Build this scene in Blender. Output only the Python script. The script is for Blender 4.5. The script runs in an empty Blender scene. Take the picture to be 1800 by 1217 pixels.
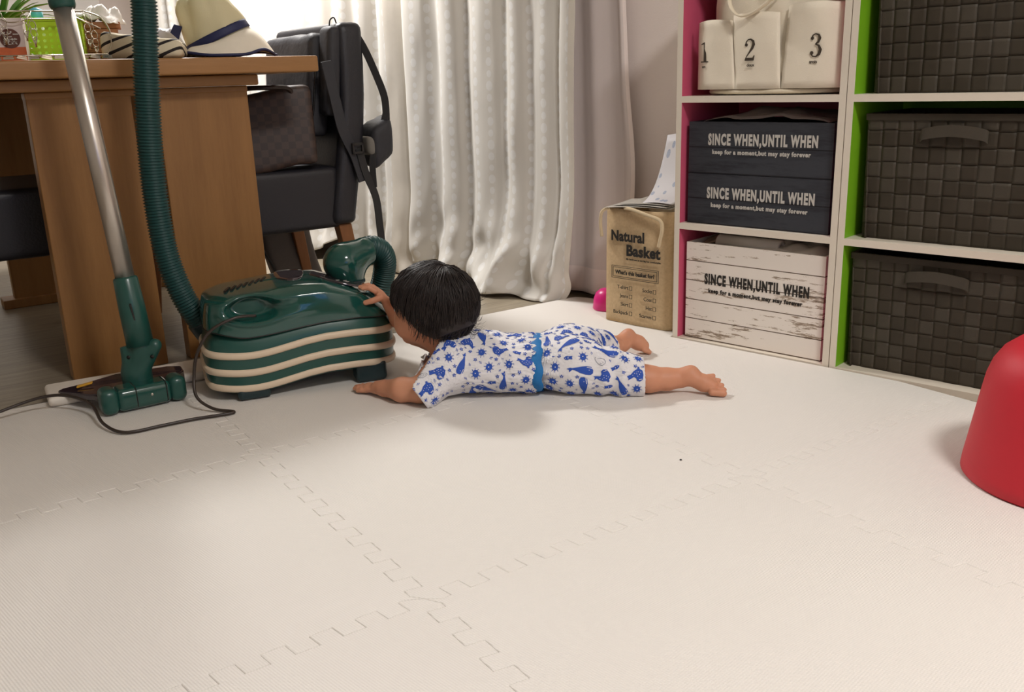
# Toddler lying on white foam mats, reaching for a green vacuum cleaner.
import bpy, bmesh, math, random
import numpy as np
from mathutils import Vector, Matrix, noise
from mathutils.bvhtree import BVHTree
random.seed(7)
PI = math.pi
scene = bpy.context.scene
COL = scene.collection

# ---------------------------------------------------------------- camera
cam_d = bpy.data.cameras.new('camera')
cam = bpy.data.objects.new('camera', cam_d)
COL.objects.link(cam)
cam.matrix_world = Matrix((( 0.999478,  0.031040,  0.008962, 0.0),
                           (-0.000135,  0.281411, -0.959587, -1.87),
                           (-0.032308,  0.959085,  0.281268, 0.636),
                           (0, 0, 0, 1)))
cam_d.sensor_width = 36.0
cam_d.lens = 32.449
cam_d.clip_start = 0.02
scene.camera = cam

# ---------------------------------------------------------------- world, exposure
world = bpy.data.worlds.new('world')
scene.world = world
world.use_nodes = True
world.node_tree.nodes['Background'].inputs[0].default_value = (0.6, 0.6, 0.65, 1)
world.node_tree.nodes['Background'].inputs[1].default_value = 0.05
scene.view_settings.view_transform = 'Standard'
scene.view_settings.look = 'None'
scene.view_settings.gamma = 1.0
scene.view_settings.use_curve_mapping = False
scene.view_settings.exposure = 0.0

# ---------------------------------------------------------------- lamps of the room
def area(name, loc, size, power, col, rot=(0, 0, 0), shape='DISK'):
    d = bpy.data.lights.new(name, 'AREA')
    d.shape = shape; d.size = size; d.energy = power; d.color = col
    o = bpy.data.objects.new(name, d); COL.objects.link(o)
    o.location = loc; o.rotation_euler = rot
    return o
area('dining_lamp_light', (-1.0, 1.3, 1.72), 0.34, 46, (1.0, 0.97, 0.94))
area('ceiling_lamp_light', (1.0, -1.90, 2.28), 0.50, 46, (1.0, 0.965, 0.93))

# ---------------------------------------------------------------- helpers
def srgb(r, g, b):
    f = lambda c: (c/255/12.92) if c/255 <= 0.04045 else ((c/255+0.055)/1.055)**2.4
    return (f(r), f(g), f(b), 1.0)

class N:
    """small node-tree writer"""
    def __init__(s, name):
        s.m = bpy.data.materials.new(name); s.m.use_nodes = True
        s.t = s.m.node_tree; s.b = s.t.nodes['Principled BSDF']
    def n(s, typ, **kw):
        o = s.t.nodes.new(typ)
        for k, v in kw.items():
            if k in ('op',): o.operation = v
            elif hasattr(o, k): setattr(o, k, v)
        return o
    def l(s, a, b): s.t.links.new(a, b)
    def math(s, op, a, b=None, c=None):
        o = s.t.nodes.new('ShaderNodeMath'); o.operation = op
        for i, v in enumerate((a, b, c)):
            if v is None: continue
            if isinstance(v, (int, float)): o.inputs[i].default_value = v
            else: s.l(v, o.inputs[i])
        return o.outputs[0]
    def mix(s, fac, a, b):
        o = s.t.nodes.new('ShaderNodeMix'); o.data_type = 'RGBA'
        if isinstance(fac, (int, float)): o.inputs[0].default_value = fac
        else: s.l(fac, o.inputs[0])
        for i, v in ((6, a), (7, b)):
            if isinstance(v, tuple): o.inputs[i].default_value = v
            else: s.l(v, o.inputs[i])
        return o.outputs[2]
    def ramp(s, fac, stops):
        o = s.t.nodes.new('ShaderNodeValToRGB'); s.l(fac, o.inputs[0])
        e = o.color_ramp.elements
        while len(e) < len(stops): e.new(0.5)
        for i, (p, c) in enumerate(stops): e[i].position = p; e[i].color = c
        return o.outputs[0]
    def coord(s, kind='Object', scale=(1, 1, 1), rot=(0, 0, 0)):
        c = s.t.nodes.new('ShaderNodeTexCoord'); m = s.t.nodes.new('ShaderNodeMapping')
        m.inputs['Scale'].default_value = scale; m.inputs['Rotation'].default_value = rot
        s.l(c.outputs[kind], m.inputs[0]); return m.outputs[0]
    def noise(s, vec, scale, detail=3, rough=0.55):
        o = s.t.nodes.new('ShaderNodeTexNoise'); s.l(vec, o.inputs['Vector'])
        o.inputs['Scale'].default_value = scale; o.inputs['Detail'].default_value = detail
        o.inputs['Roughness'].default_value = rough
        return o.outputs['Fac']
    def bump(s, h, dist, strength=1.0):
        o = s.t.nodes.new('ShaderNodeBump'); o.inputs['Distance'].default_value = dist
        o.inputs['Strength'].default_value = strength
        s.l(h, o.inputs['Height']); s.l(o.outputs[0], s.b.inputs['Normal'])
    def set(s, **kw):
        for k, v in kw.items():
            k = {'rough': 'Roughness', 'col': 'Base Color', 'metal': 'Metallic', 'coat': 'Coat Weight',
                 'spec': 'Specular IOR Level', 'sheen': 'Sheen Weight', 'trans': 'Transmission Weight',
                 'sss': 'Subsurface Weight', 'alpha': 'Alpha'}[k]
            if isinstance(v, (int, float, tuple)): s.b.inputs[k].default_value = v
            else: s.l(v, s.b.inputs[k])
        return s

def plain(name, col, rough=0.5, metal=0.0, coat=0.0, spec=0.5, var=0.06, vscale=30, bump=0.0, bscale=300, sheen=0.0):
    k = N(name); v = k.coord('Object')
    nz = k.noise(v, vscale, 3)
    lo = tuple(c*(1-var) for c in col[:3]) + (1,); hi = tuple(min(1, c*(1+var)) for c in col[:3]) + (1,)
    k.set(col=k.mix(nz, lo, hi), rough=rough, metal=metal, coat=coat, spec=spec, sheen=sheen)
    if bump: k.bump(k.noise(v, bscale, 2), bump)
    return k.m

def link(name, me, mat=None, parent=None, smooth=False, rot=None, loc=None):
    o = bpy.data.objects.new(name, me); COL.objects.link(o)
    if mat is not None:
        for m in (mat if isinstance(mat, (list, tuple)) else [mat]): me.materials.append(m)
    if parent is not None: o.parent = parent
    if smooth: me.polygons.foreach_set('use_smooth', [True]*len(me.polygons))
    if loc is not None: o.location = loc
    if rot is not None: o.rotation_euler = rot
    return o

def mesh(name, vs, fs, mat=None, parent=None, smooth=False, mi=None, uv=None):
    me = bpy.data.meshes.new(name); me.from_pydata([tuple(map(float, v)) for v in vs], [], fs)
    if mi is not None: me.polygons.foreach_set('material_index', mi)
    if uv is not None:
        L = me.uv_layers.new(name='UVMap')
        for lp in me.loops: L.data[lp.index].uv = uv[lp.vertex_index]
    me.update()
    return link(name, me, mat, parent, smooth)

def thing(name, label, cat, loc=(0, 0, 0), rz=0.0, group=None, rot=None):
    o = bpy.data.objects.new(name, None); COL.objects.link(o)
    o.empty_display_size = 0.05
    o.location = loc; o.rotation_euler = rot if rot else (0, 0, rz)
    return tag(o, label, cat, group)

def tag(o, label=None, cat=None, group=None, kind=None):
    if label: o['label'] = label
    if cat: o['category'] = cat
    if group: o['group'] = group
    if kind: o['kind'] = kind
    return o

def bevel(o, w, seg=2, angle=0.6):
    m = o.modifiers.new('bevel', 'BEVEL'); m.width = w; m.segments = seg
    m.limit_method = 'ANGLE'; m.angle_limit = angle
    w_ = o.modifiers.new('wn', 'WEIGHTED_NORMAL'); w_.keep_sharp = True
    o.data.polygons.foreach_set('use_smooth', [True]*len(o.data.polygons))
    return o

BF = [(0, 3, 2, 1), (4, 5, 6, 7), (0, 1, 5, 4), (1, 2, 6, 5), (2, 3, 7, 6), (3, 0, 4, 7)]
def box(name, x0, x1, y0, y1, z0, z1, mat=None, parent=None, bw=0.0, mi=None, seg=2):
    vs = [(x0, y0, z0), (x1, y0, z0), (x1, y1, z0), (x0, y1, z0), (x0, y0, z1), (x1, y0, z1), (x1, y1, z1), (x0, y1, z1)]
    o = mesh(name, vs, BF, mat, parent, mi=mi)
    if bw: bevel(o, bw, seg)
    return o

class MB:
    """collects shapes into one mesh"""
    def __init__(s): s.v = []; s.f = []; s.mi = []
    def add(s, vs, fs, m=0):
        n = len(s.v); s.v += [tuple(v) for v in vs]; s.f += [tuple(i+n for i in f) for f in fs]; s.mi += [m]*len(fs)
    def box(s, x0, x1, y0, y1, z0, z1, m=0, M=None):
        vs = [Vector(v) for v in [(x0, y0, z0), (x1, y0, z0), (x1, y1, z0), (x0, y1, z0), (x0, y0, z1), (x1, y0, z1), (x1, y1, z1), (x0, y1, z1)]]
        if M is not None: vs = [M @ v for v in vs]
        s.add(vs, BF, m)
    def tube(s, pts, r, seg=8, m=0, cap=True, flat=1.0):
        v, f = tube_geo(pts, r, seg, cap, flat); s.add(v, f, m)
    def out(s, name, mat=None, parent=None, smooth=False, bw=0):
        o = mesh(name, s.v, s.f, mat, parent, smooth, mi=s.mi)
        if bw: bevel(o, bw)
        return o

def tube_geo(pts, r, seg=8, cap=True, flat=1.0, closed=False, up0=None):
    pts = [Vector(p) for p in pts]; n = len(pts)
    rs = r if isinstance(r, (list, tuple)) else [r]*n
    vs, fs = [], []
    t0 = (pts[1]-pts[0]).normalized()
    a = Vector(up0) if up0 else (Vector((0, 0, 1)) if abs(t0.z) < 0.9 else Vector((1, 0, 0)))
    nx = (a - t0*a.dot(t0)).normalized()
    for i, p in enumerate(pts):
        if closed: t = (pts[(i+1) % n]-pts[i-1]).normalized()
        else: t = (pts[min(i+1, n-1)]-pts[max(i-1, 0)]).normalized()
        nx = (nx - t*nx.dot(t)).normalized(); ny = t.cross(nx)
        for k in range(seg):
            an = 2*PI*k/seg
            vs.append(p + nx*(math.cos(an)*rs[i]) + ny*(math.sin(an)*rs[i]*flat))
    m = n if closed else n-1
    for i in range(m):
        for k in range(seg):
            a_ = i*seg+k; b_ = i*seg+(k+1) % seg; j = ((i+1) % n)*seg
            fs.append((a_, b_, j+(k+1) % seg, j+k))
    if cap and not closed:
        fs.append(tuple(reversed(range(seg)))); fs.append(tuple(range((n-1)*seg, n*seg)))
    return vs, fs

def catmull(pts, n=8):
    P = [Vector(p) for p in pts]; out = []
    for i in range(len(P)-1):
        p0 = P[max(i-1, 0)]; p1 = P[i]; p2 = P[i+1]; p3 = P[min(i+2, len(P)-1)]
        for k in range(n):
            t = k/n
            out.append(0.5*((2*p1)+(p2-p0)*t+(2*p0-5*p1+4*p2-p3)*t*t+(3*p1-p0-3*p2+p3)*t**3))
    out.append(P[-1]); return out

def resample(pts, step):
    out = [pts[0].copy()]; acc = 0.0
    for a, b in zip(pts[:-1], pts[1:]):
        L = (b-a).length
        while acc + L >= step and L > 1e-9:
            k = (step-acc)/L; a = a.lerp(b, k); out.append(a.copy()); L = (b-a).length; acc = 0.0
        acc += L
    return out

def tube(name, pts, r, mat, parent=None, seg=10, flat=1.0, closed=False, cap=True):
    v, f = tube_geo(pts, r, seg, cap, flat, closed); return mesh(name, v, f, mat, parent, True)

def lathe(prof, seg=32, cap=True):
    vs, fs = [], []
    for (r, z) in prof:
        for k in range(seg):
            a = 2*PI*k/seg; vs.append((r*math.cos(a), r*math.sin(a), z))
    for i in range(len(prof)-1):
        for k in range(seg):
            fs.append((i*seg+k, i*seg+(k+1) % seg, (i+1)*seg+(k+1) % seg, (i+1)*seg+k))
    if cap:
        fs.append(tuple(reversed(range(seg)))); fs.append(tuple(range((len(prof)-1)*seg, len(prof)*seg)))
    return vs, fs

def prism(poly, y0, y1):
    """polygon in the x,z plane extruded along y"""
    n = len(poly)
    vs = [(x, y0, z) for x, z in poly] + [(x, y1, z) for x, z in poly]
    fs = [tuple(range(n)), tuple(reversed(range(n, 2*n)))] + [(i, i+n, (i+1) % n+n, (i+1) % n) for i in range(n)]
    return vs, fs

def text(s, size, mat, parent, loc, rot=(PI/2, 0, 0), sx=1.0, bold=0.0, align='LEFT', shear=0.0, name='lettering', space=1.0, depth=0.0004, width=None):
    cu = bpy.data.curves.new(name, 'FONT'); cu.body = s; cu.size = size; cu.offset = bold
    cu.align_x = align; cu.shear = shear; cu.space_character = space; cu.extrude = depth; cu.resolution_u = 3
    tmp = bpy.data.objects.new('tmp', cu); COL.objects.link(tmp)
    dg = bpy.context.evaluated_depsgraph_get(); dg.update()
    me = bpy.data.meshes.new_from_object(tmp.evaluated_get(dg))
    bpy.data.objects.remove(tmp)
    me.name = name; me.materials.clear()
    if width: sx = width/max(1e-6, max(v.co.x for v in me.vertices)-min(v.co.x for v in me.vertices))
    for v in me.vertices: v.co.x *= sx
    return link(name, me, mat, parent, loc=loc, rot=rot)

# ---- distance fields turned into smooth closed surfaces
class Field:
    def __init__(s, lo, hi, vox):
        s.lo = np.array(lo, float); s.vox = vox
        s.n = np.ceil((np.array(hi)-s.lo)/vox).astype(int)+1
        s.d = np.full(s.n, 1.0, np.float32)
    def grid(s, a, b):
        ax = [np.arange(a[i], b[i], dtype=np.float32)*s.vox+np.float32(s.lo[i]) for i in range(3)]
        return np.meshgrid(*ax, indexing='ij', sparse=True)
    def sub(s, lo, hi, pad):
        a = np.clip(np.floor((np.array(lo)-pad-s.lo)/s.vox).astype(int), 0, s.n)
        b = np.clip(np.ceil((np.array(hi)+pad-s.lo)/s.vox).astype(int)+1, 0, s.n)
        return a, b
    def put(s, a, b, d, k):
        sl = tuple(slice(a[i], b[i]) for i in range(3)); c = s.d[sl]
        if k > 0:
            h = np.clip(0.5+0.5*(c-d)/k, 0, 1); s.d[sl] = c*(1-h)+d*h-k*h*(1-h)
        else: s.d[sl] = np.minimum(c, d)
    def cone(s, p, rp, q, rq, k=0.01, pad=0.03):
        p = np.array(p, float); q = np.array(q, float); R = max(rp, rq)
        a, b = s.sub(np.minimum(p, q)-R, np.maximum(p, q)+R, pad)
        X, Y, Z = s.grid(a, b); v = q-p; L = max(v@v, 1e-9)
        h = np.clip(((X-p[0])*v[0]+(Y-p[1])*v[1]+(Z-p[2])*v[2])/L, 0, 1)
        d = np.sqrt((X-p[0]-h*v[0])**2+(Y-p[1]-h*v[1])**2+(Z-p[2]-h*v[2])**2)-(rp+(rq-rp)*h)
        s.put(a, b, d.astype(np.float32), k)
    def chain(s, pts, k=0.01, pad=0.03):
        for (p, r), (q, r2) in zip(pts[:-1], pts[1:]): s.cone(p, r, q, r2, k, pad)
    def ell(s, c, r, k=0.01, R=None, pad=0.03, sub=False):
        c = np.array(c, float); m = max(r)
        a, b = s.sub(c-m, c+m, pad); X, Y, Z = s.grid(a, b)
        x, y, z = X-c[0], Y-c[1], Z-c[2]
        if R is not None:
            R = np.array(R); x, y, z = (R[0][0]*x+R[0][1]*y+R[0][2]*z, R[1][0]*x+R[1][1]*y+R[1][2]*z, R[2][0]*x+R[2][1]*y+R[2][2]*z)
        k0 = np.sqrt((x/r[0])**2+(y/r[1])**2+(z/r[2])**2); k1 = np.sqrt((x/r[0]**2)**2+(y/r[1]**2)**2+(z/r[2]**2)**2)+1e-9
        d = (k0*(k0-1)/k1).astype(np.float32)
        if sub:
            sl = tuple(slice(a[i], b[i]) for i in range(3)); c_ = s.d[sl]
            if k > 0:
                h = np.clip(0.5-0.5*(c_+d)/k, 0, 1); s.d[sl] = c_*(1-h)-d*h+k*h*(1-h)
            else: s.d[sl] = np.maximum(c_, -d)
        else: s.put(a, b, d, k)
    def cut(s, p, n):
        """removes what lies on the side n points to"""
        p = np.array(p, float); n = np.array(n, float); n /= np.linalg.norm(n)
        X, Y, Z = s.grid((0, 0, 0), s.n)
        s.d = np.maximum(s.d, ((X-p[0])*n[0]+(Y-p[1])*n[1]+(Z-p[2])*n[2]).astype(np.float32))
    def shell(s, t): s.d = np.maximum(s.d, -(s.d+np.float32(t)))
    def copy(s):
        o = Field.__new__(Field); o.lo = s.lo; o.vox = s.vox; o.n = s.n; o.d = s.d.copy(); return o
    def arrays(s):
        import openvdb
        w = 3*s.vox; g = openvdb.FloatGrid(w)
        g.copyFromArray(np.clip(s.d, -w, w).astype(np.float32), tolerance=1e-7)
        pts, quads = g.convertToQuads(isovalue=0.0)
        return pts*s.vox+s.lo, quads
    def out(s, name, mat, parent=None, disp=None):
        P, Q = s.arrays()
        me = bpy.data.meshes.new(name)
        me.vertices.add(len(P)); me.vertices.foreach_set('co', P.astype(np.float32).ravel())
        me.loops.add(len(Q)*4); me.loops.foreach_set('vertex_index', Q.astype(np.int32).ravel())
        me.polygons.add(len(Q)); me.polygons.foreach_set('loop_start', np.arange(0, len(Q)*4, 4, dtype=np.int32))
        me.update(calc_edges=True); me.validate()
        if disp is not None:
            co = np.empty(len(P)*3, np.float32); me.vertices.foreach_get('co', co); co = co.reshape(-1, 3)
            no = np.empty(len(P)*3, np.float32); me.vertex_normals.foreach_get('vector', no); no = no.reshape(-1, 3)
            me.vertices.foreach_set('co', (co+no*disp(co, no)[:, None]).astype(np.float32).ravel()); me.update()
        return link(name, me, mat, parent, True)

# ---- the two directions everything in the room follows
TILE_A = 34.6*PI/180     # foam mats, table and chairs
WALL_A = -43.3*PI/180    # window wall and shelves
TO = Vector((-0.132, -0.832, 0)); WO = Vector((0.379, 0.339, 0))
def T(x, y, z=0):
    c, s = math.cos(TILE_A), math.sin(TILE_A); return Vector((TO.x+c*x-s*y, TO.y+s*x+c*y, z))
def W(x, y, z=0):
    c, s = math.cos(WALL_A), math.sin(WALL_A); return Vector((WO.x+c*x-s*y, WO.y+s*x+c*y, z))
# ================================================================ materials
def wood_mat(name, c1, c2, axis='z', scale=1.0, rough=0.45):
    k = N(name)
    sc = {'x': (1.2, 14, 14), 'y': (14, 1.2, 14), 'z': (14, 14, 1.2)}[axis]
    v = k.coord('Object', tuple(a*scale for a in sc))
    n1 = k.noise(v, 1.6, 5, 0.6)
    v2 = k.coord('Object', tuple(a*scale*5 for a in sc)); n2 = k.noise(v2, 2.0, 4, 0.7)
    f = k.math('ADD', k.math('MULTIPLY', n1, 0.7), k.math('MULTIPLY', n2, 0.3))
    k.set(col=k.ramp(f, [(0.3, c1), (0.7, c2)]), rough=rough, spec=0.4)
    k.bump(n2, 0.0006, 0.5)
    return k.m
M = {}
M['oak'] = wood_mat('honey_wood', srgb(134, 94, 52), srgb(158, 114, 66), 'z', rough=0.45)
M['oak_top'] = wood_mat('honey_wood_top', srgb(142, 101, 58), srgb(168, 122, 74), 'x', rough=0.42)
M['leg_wood'] = wood_mat('chair_leg_wood', srgb(128, 82, 46), srgb(150, 98, 58), 'z')

def mat_floor():
    k = N('floor_planks'); v = k.coord('Object', (1, 1, 1))
    b = k.n('ShaderNodeTexBrick'); k.l(v, b.inputs['Vector'])
    b.inputs['Scale'].default_value = 1.0; b.inputs['Brick Width'].default_value = 0.9
    b.inputs['Row Height'].default_value = 0.10; b.inputs['Mortar Size'].default_value = 0.0012
    b.inputs['Color1'].default_value = srgb(132, 122, 106); b.inputs['Color2'].default_value = srgb(160, 148, 128)
    b.inputs['Mortar'].default_value = srgb(80, 72, 60)
    v2 = k.coord('Object', (2, 30, 1)); n = k.noise(v2, 2.5, 5, 0.65)
    k.set(col=k.mix(0.45, b.outputs['Color'], k.ramp(n, [(0.3, srgb(100, 91, 78)), (0.7, srgb(180, 167, 144))])), rough=0.38, spec=0.4)
    return k.m
def mat_wall(name, c):
    k = N(name); v = k.coord('Object'); n = k.noise(v, 260, 3)
    k.set(col=k.mix(k.noise(v, 3, 2), c, tuple(min(1, x*1.05) for x in c[:3])+(1,)), rough=0.85, spec=0.2); k.bump(n, 0.0009, 0.8); return k.m
M['floor'] = mat_floor()
M['wall'] = mat_wall('wallpaper', srgb(254, 240, 235))
M['wall_w'] = mat_wall('pale_wallpaper', srgb(226, 222, 216))
M['ceiling'] = plain('ceiling_paint', srgb(228, 224, 216), 0.9)
M['trim'] = plain('dark_trim', srgb(92, 76, 64), 0.5)
M['white_lam'] = plain('white_laminate', srgb(226, 216, 200), 0.4, var=0.02)
M['black'] = plain('black_plastic', srgb(30, 28, 27), 0.4)

# ================================================================ the room
FZ = -0.012
def setting(o): return tag(o, kind='structure')
def wbox(name, x0, x1, y0, y1, z0, z1, m):
    o = box(name, x0, x1, y0, y1, z0, z1, m); o.location = WO; o.rotation_euler = (0, 0, WALL_A); return setting(o)
fl = box('floor', -3.2, 3.2, -3.4, 4.6, FZ-0.1, FZ, M['floor']); fl.location = TO; fl.rotation_euler = (0, 0, TILE_A); setting(fl)
WY = 0.29
wbox('wall_right', -3.6, 2.9, WY, WY+0.12, FZ, 2.42, M['wall'])
wbox('wall_back', -3.72, -3.6, -4.3, WY+0.12, FZ, 2.42, M['wall_w'])
wbox('wall_front', 2.9, 3.02, -4.3, WY+0.12, FZ, 2.42, M['wall_w'])
wbox('wall_left', -3.72, 3.02, -4.42, -4.3, FZ, 2.42, M['wall_w'])
wbox('ceiling', -3.72, 3.02, -4.42, WY+0.12, 2.42, 2.52, M['ceiling'])
wbox('baseboard_right', -3.6, 2.9, WY-0.012, WY, FZ, 0.055, M['trim'])
wbox('baseboard_back', -3.6, -3.588, -4.3, WY-0.012, FZ, 0.055, M['trim'])
# window behind the curtains
w1 = thing('window_1', 'sliding window hidden behind the white curtains', 'window', W(-1.75, WY-0.002), WALL_A); setting(w1)
f = MB()
for x0, x1 in ((-1.15, -1.10), (1.10, 1.15), (-0.03, 0.03)): f.box(x0, x1, -0.03, 0.0, 0.06, 1.95)
for z0, z1 in ((0.055, 0.12), (1.90, 1.95)): f.box(-1.15, 1.15, -0.032, 0.0, z0, z1)
f.out('window_frame', plain('window_frame_metal', srgb(96, 82, 72), 0.4), w1)
g = N('window_glass'); g.set(col=(0.02, 0.025, 0.035, 1), rough=0.03, spec=0.6)
f = MB(); f.box(-1.10, -0.03, -0.012, -0.006, 0.12, 1.90); f.box(0.03, 1.10, -0.012, -0.006, 0.12, 1.90); f.out('window_glass', g.m, w1)

# ================================================================ foam mats
def mat_foam():
    k = N('white_foam'); v = k.coord('Object', (1, 1, 1), (0, 0, 0.6))
    sep = k.n('ShaderNodeSeparateXYZ'); k.l(v, sep.inputs[0])
    sx = k.math('SINE', k.math('MULTIPLY', sep.outputs[0], 2*PI/0.0048)); sy = k.math('SINE', k.math('MULTIPLY', sep.outputs[1], 2*PI/0.0048))
    h = k.math('MULTIPLY', sx, sy)
    k.set(col=k.mix(k.noise(v, 2.5, 3), srgb(228, 223, 216), srgb(235, 231, 225)), rough=0.55, spec=0.3)
    k.bump(h, 0.0005, 0.5)
    return k.m
M['foam'] = mat_foam()
S_, PT, AM = 0.6, 0.06, 0.0125
def edge_teeth():
    """jigsaw edge along x from 0 to 0.6"""
    clean = [(0.0, 0.0)]
    for i in range(10):
        x0 = i*PT
        a0 = x0+0.002 if i else 0.016
        clean += [(a0, -AM), (x0+0.032, -AM), (x0+0.028, AM), (x0+(0.058 if i < 9 else 0.038), AM)]
    clean.append((S_, 0.0)); return clean
ET = edge_teeth()
def tile_poly(x0, y0, sides):
    """sides: bottom, right, top, left have teeth (1) or are straight (0)"""
    P = []
    e = ET if sides[0] else [(0, 0), (S_, 0)]
    P += [(x0+a, y0+b) for a, b in e][:-1]
    e = ET if sides[1] else [(0, 0), (S_, 0)]
    P += [(x0+S_+b, y0+a) for a, b in e][:-1]
    e = ET if sides[2] else [(0, 0), (S_, 0)]
    P += [(x0+a, y0+S_+b) for a, b in reversed(e)][:-1]
    e = ET if sides[3] else [(0, 0), (S_, 0)]
    P += [(x0+b, y0+a) for a, b in reversed(e)][:-1]
    return P
tile_labels = {
 (-1, -1): 'white foam mat tile at the bottom left corner, nearest the viewer',
 (0, -1): 'white foam mat tile at the bottom centre, nearest the viewer',
 (1, -1): 'white foam mat tile on the right, in front of the red tub',
 (-1, 0): 'white foam mat tile at left with the black cord curving over it',
 (0, 0): 'white foam mat tile in the middle, in front of the toddler',
 (1, 0): 'white foam mat tile between the toddler\'s foot and the shelves',
 (-1, 1): 'white foam mat tile at far left under the floor nozzle',
 (0, 1): 'white foam mat tile under the vacuum cleaner body and reaching hand',
 (1, 1): 'white foam mat tile in the far corner beside the jute bag'}
for (i, j), lab in tile_labels.items():
    cx, cy = i*S_, j*S_
    P = tile_poly(0, 0, (1, 1 if i < 1 else 0, 1 if j < 1 else 0, 1))
    if (i, j) == (1, 1):    # rounded far corner
        P = [q for q in P if not (q[0] > 0.52 and q[1] > 0.52)]
        k0 = [n for n, q in enumerate(P) if q == (S_, 0)][0]
        arc = [(S_-0.10+0.10*math.cos(a), S_-0.10+0.10*math.sin(a)) for a in [n*PI/16 for n in range(9)]]
        P = P[:k0+1]+arc+P[k0+1:]
    if j == 1:
        P = [(x, min(y, 0.575)) for x, y in P]
    n = len(P); bm = bmesh.new()
    lo = [bm.verts.new((x, y, -0.0119)) for x, y in P]; hi = [bm.verts.new((x, y, 0)) for x, y in P]
    bm.faces.new(hi); bm.faces.new(list(reversed(lo)))
    for q in range(n): bm.faces.new((lo[q], lo[(q+1) % n], hi[(q+1) % n], hi[q]))
    bm.normal_update()
    me = bpy.data.meshes.new('foam_mat'); bm.to_mesh(me); bm.free()
    o = link('foam_mat', me, M['foam'], loc=T(cx, cy), rot=(0, 0, TILE_A))
    if i == 1:      # trimmed along the front of the shelves
        cut = box('cut', -0.006, 1.2, -0.003, 0.6, -0.1, 0.1); cut.location = WO; cut.rotation_euler = (0, 0, WALL_A)
        bo = o.modifiers.new('trim', 'BOOLEAN'); bo.object = cut; bo.solver = 'EXACT'; bo.operation = 'DIFFERENCE'
        dg = bpy.context.evaluated_depsgraph_get(); dg.update()
        nm = bpy.data.meshes.new_from_object(o.evaluated_get(dg)); o.modifiers.clear(); o.data = nm; bpy.data.objects.remove(cut)
    b = o.modifiers.new('bevel', 'BEVEL'); b.width = 0.0016; b.segments = 2; b.limit_method = 'ANGLE'; b.angle_limit = 0.9
    tag(o, lab, 'mat', 'interlocking white foam mat tiles')
# a crumb on the mat
v_, f_ = lathe([(0.0004, 0), (0.0022, 0.0006), (0.0019, 0.0018), (0.0004, 0.0024)], 7)
o = mesh('crumb', v_, f_, M['black'], None, True); o.location = T(0.561, 0.112, 0.0); tag(o, 'tiny dark crumb lying on the open white mat', 'crumb')
# white strip under the nozzle
o = box('foam_strip', 0, 0.345, 0, 0.115, 0, 0.022, plain('strip_foam', srgb(232, 224, 212), 0.5), None, 0.009, seg=4)
o.location = (-0.985, -0.06, 0.0005); o.rotation_euler = (0, 0, 0.525)
tag(o, 'flat white foam strip under the vacuum nozzle at the mat edge', 'foam strip')
# a television playing behind the viewer; it shows in the glossy vacuum cleaner
tv = N('tv_picture'); v = tv.coord('Object', (3, 3, 3)); em = tv.ramp(tv.noise(v, 1.6, 4, 0.6), [(0.40, srgb(30, 60, 160)), (0.52, srgb(80, 120, 220)), (0.60, srgb(210, 225, 250))])
tv.b.inputs['Base Color'].default_value = (0.01, 0.01, 0.01, 1); tv.l(em, tv.b.inputs['Emission Color']); tv.b.inputs['Emission Strength'].default_value = 2.2
t = thing('television', 'switched on television behind the viewer, a blue reflection on the vacuum', 'television', W(2.70, -1.75, 0), WALL_A)
box('screen', -0.002, 0.0, -0.42, 0.42, 0.72, 1.20, tv.m, t); box('case', 0.001, 0.045, -0.44, 0.44, 0.70, 1.22, M['black'], t, 0.006)
box('stand', 0.01, 0.04, -0.05, 0.05, 0.46, 0.70, M['black'], t); box('stand_foot', -0.08, 0.12, -0.20, 0.20, 0.4505, 0.462, M['black'], t, 0.003)
t = thing('tv_cabinet', 'low wooden cabinet carrying the television behind the viewer', 'cabinet', W(2.66, -1.75, FZ), WALL_A)
box('cabinet_body', -0.20, 0.20, -0.70, 0.70, 0.04, 0.462, M['oak_top'], t, 0.004)
for y in (-0.69, 0.01): box('door', -0.215, -0.2005, y, y+0.68, 0.06, 0.45, M['oak_top'], t, 0.003)
for x in (-0.15, 0.15):
    for y in (-0.64, 0.64): box('leg', x-0.02, x+0.02, y-0.02, y+0.02, 0, 0.04, M['oak_top'], t)
# ================================================================ shelf units
M['pink'] = plain('pink_panel', srgb(205, 88, 118), 0.45, var=0.02)
M['green_panel'] = plain('green_panel', srgb(122, 182, 32), 0.45, var=0.02)
SW, ST, SD = 0.405, 0.0145, 0.262
LEV = [FZ, 0.271, 0.5630, 0.855]
def shelf_unit(x, colour, label):
    t = thing('storage_shelf', label, 'shelf', W(x, 0), WALL_A)
    for a, side in ((0, 1), (SW-ST, -1)):
        mi = [0]*6; mi[3 if side > 0 else 5] = 1
        o = box('side_panel', a, a+ST, 0, SD, FZ, LEV[3]+ST, [M['white_lam'], colour], t, mi=mi)
    for z in LEV:
        box('shelf_board', ST, SW-ST, 0.0, SD-0.004, z, z+ST, M['white_lam'], t)
    tag(box('back_panel', ST, SW-ST, SD-0.004, SD, ST, LEV[3], colour, t), 'coloured back panel')
    return t
SH1 = shelf_unit(0, M['pink'], 'white three-tier storage shelf with pink inside, left of the two')
SH2 = shelf_unit(SW+0.002, M['green_panel'], 'white three-tier storage shelf with green inside, right of the two')
Z1, Z2, Z3 = LEV[0]+ST, LEV[1]+ST, LEV[2]+ST

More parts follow.
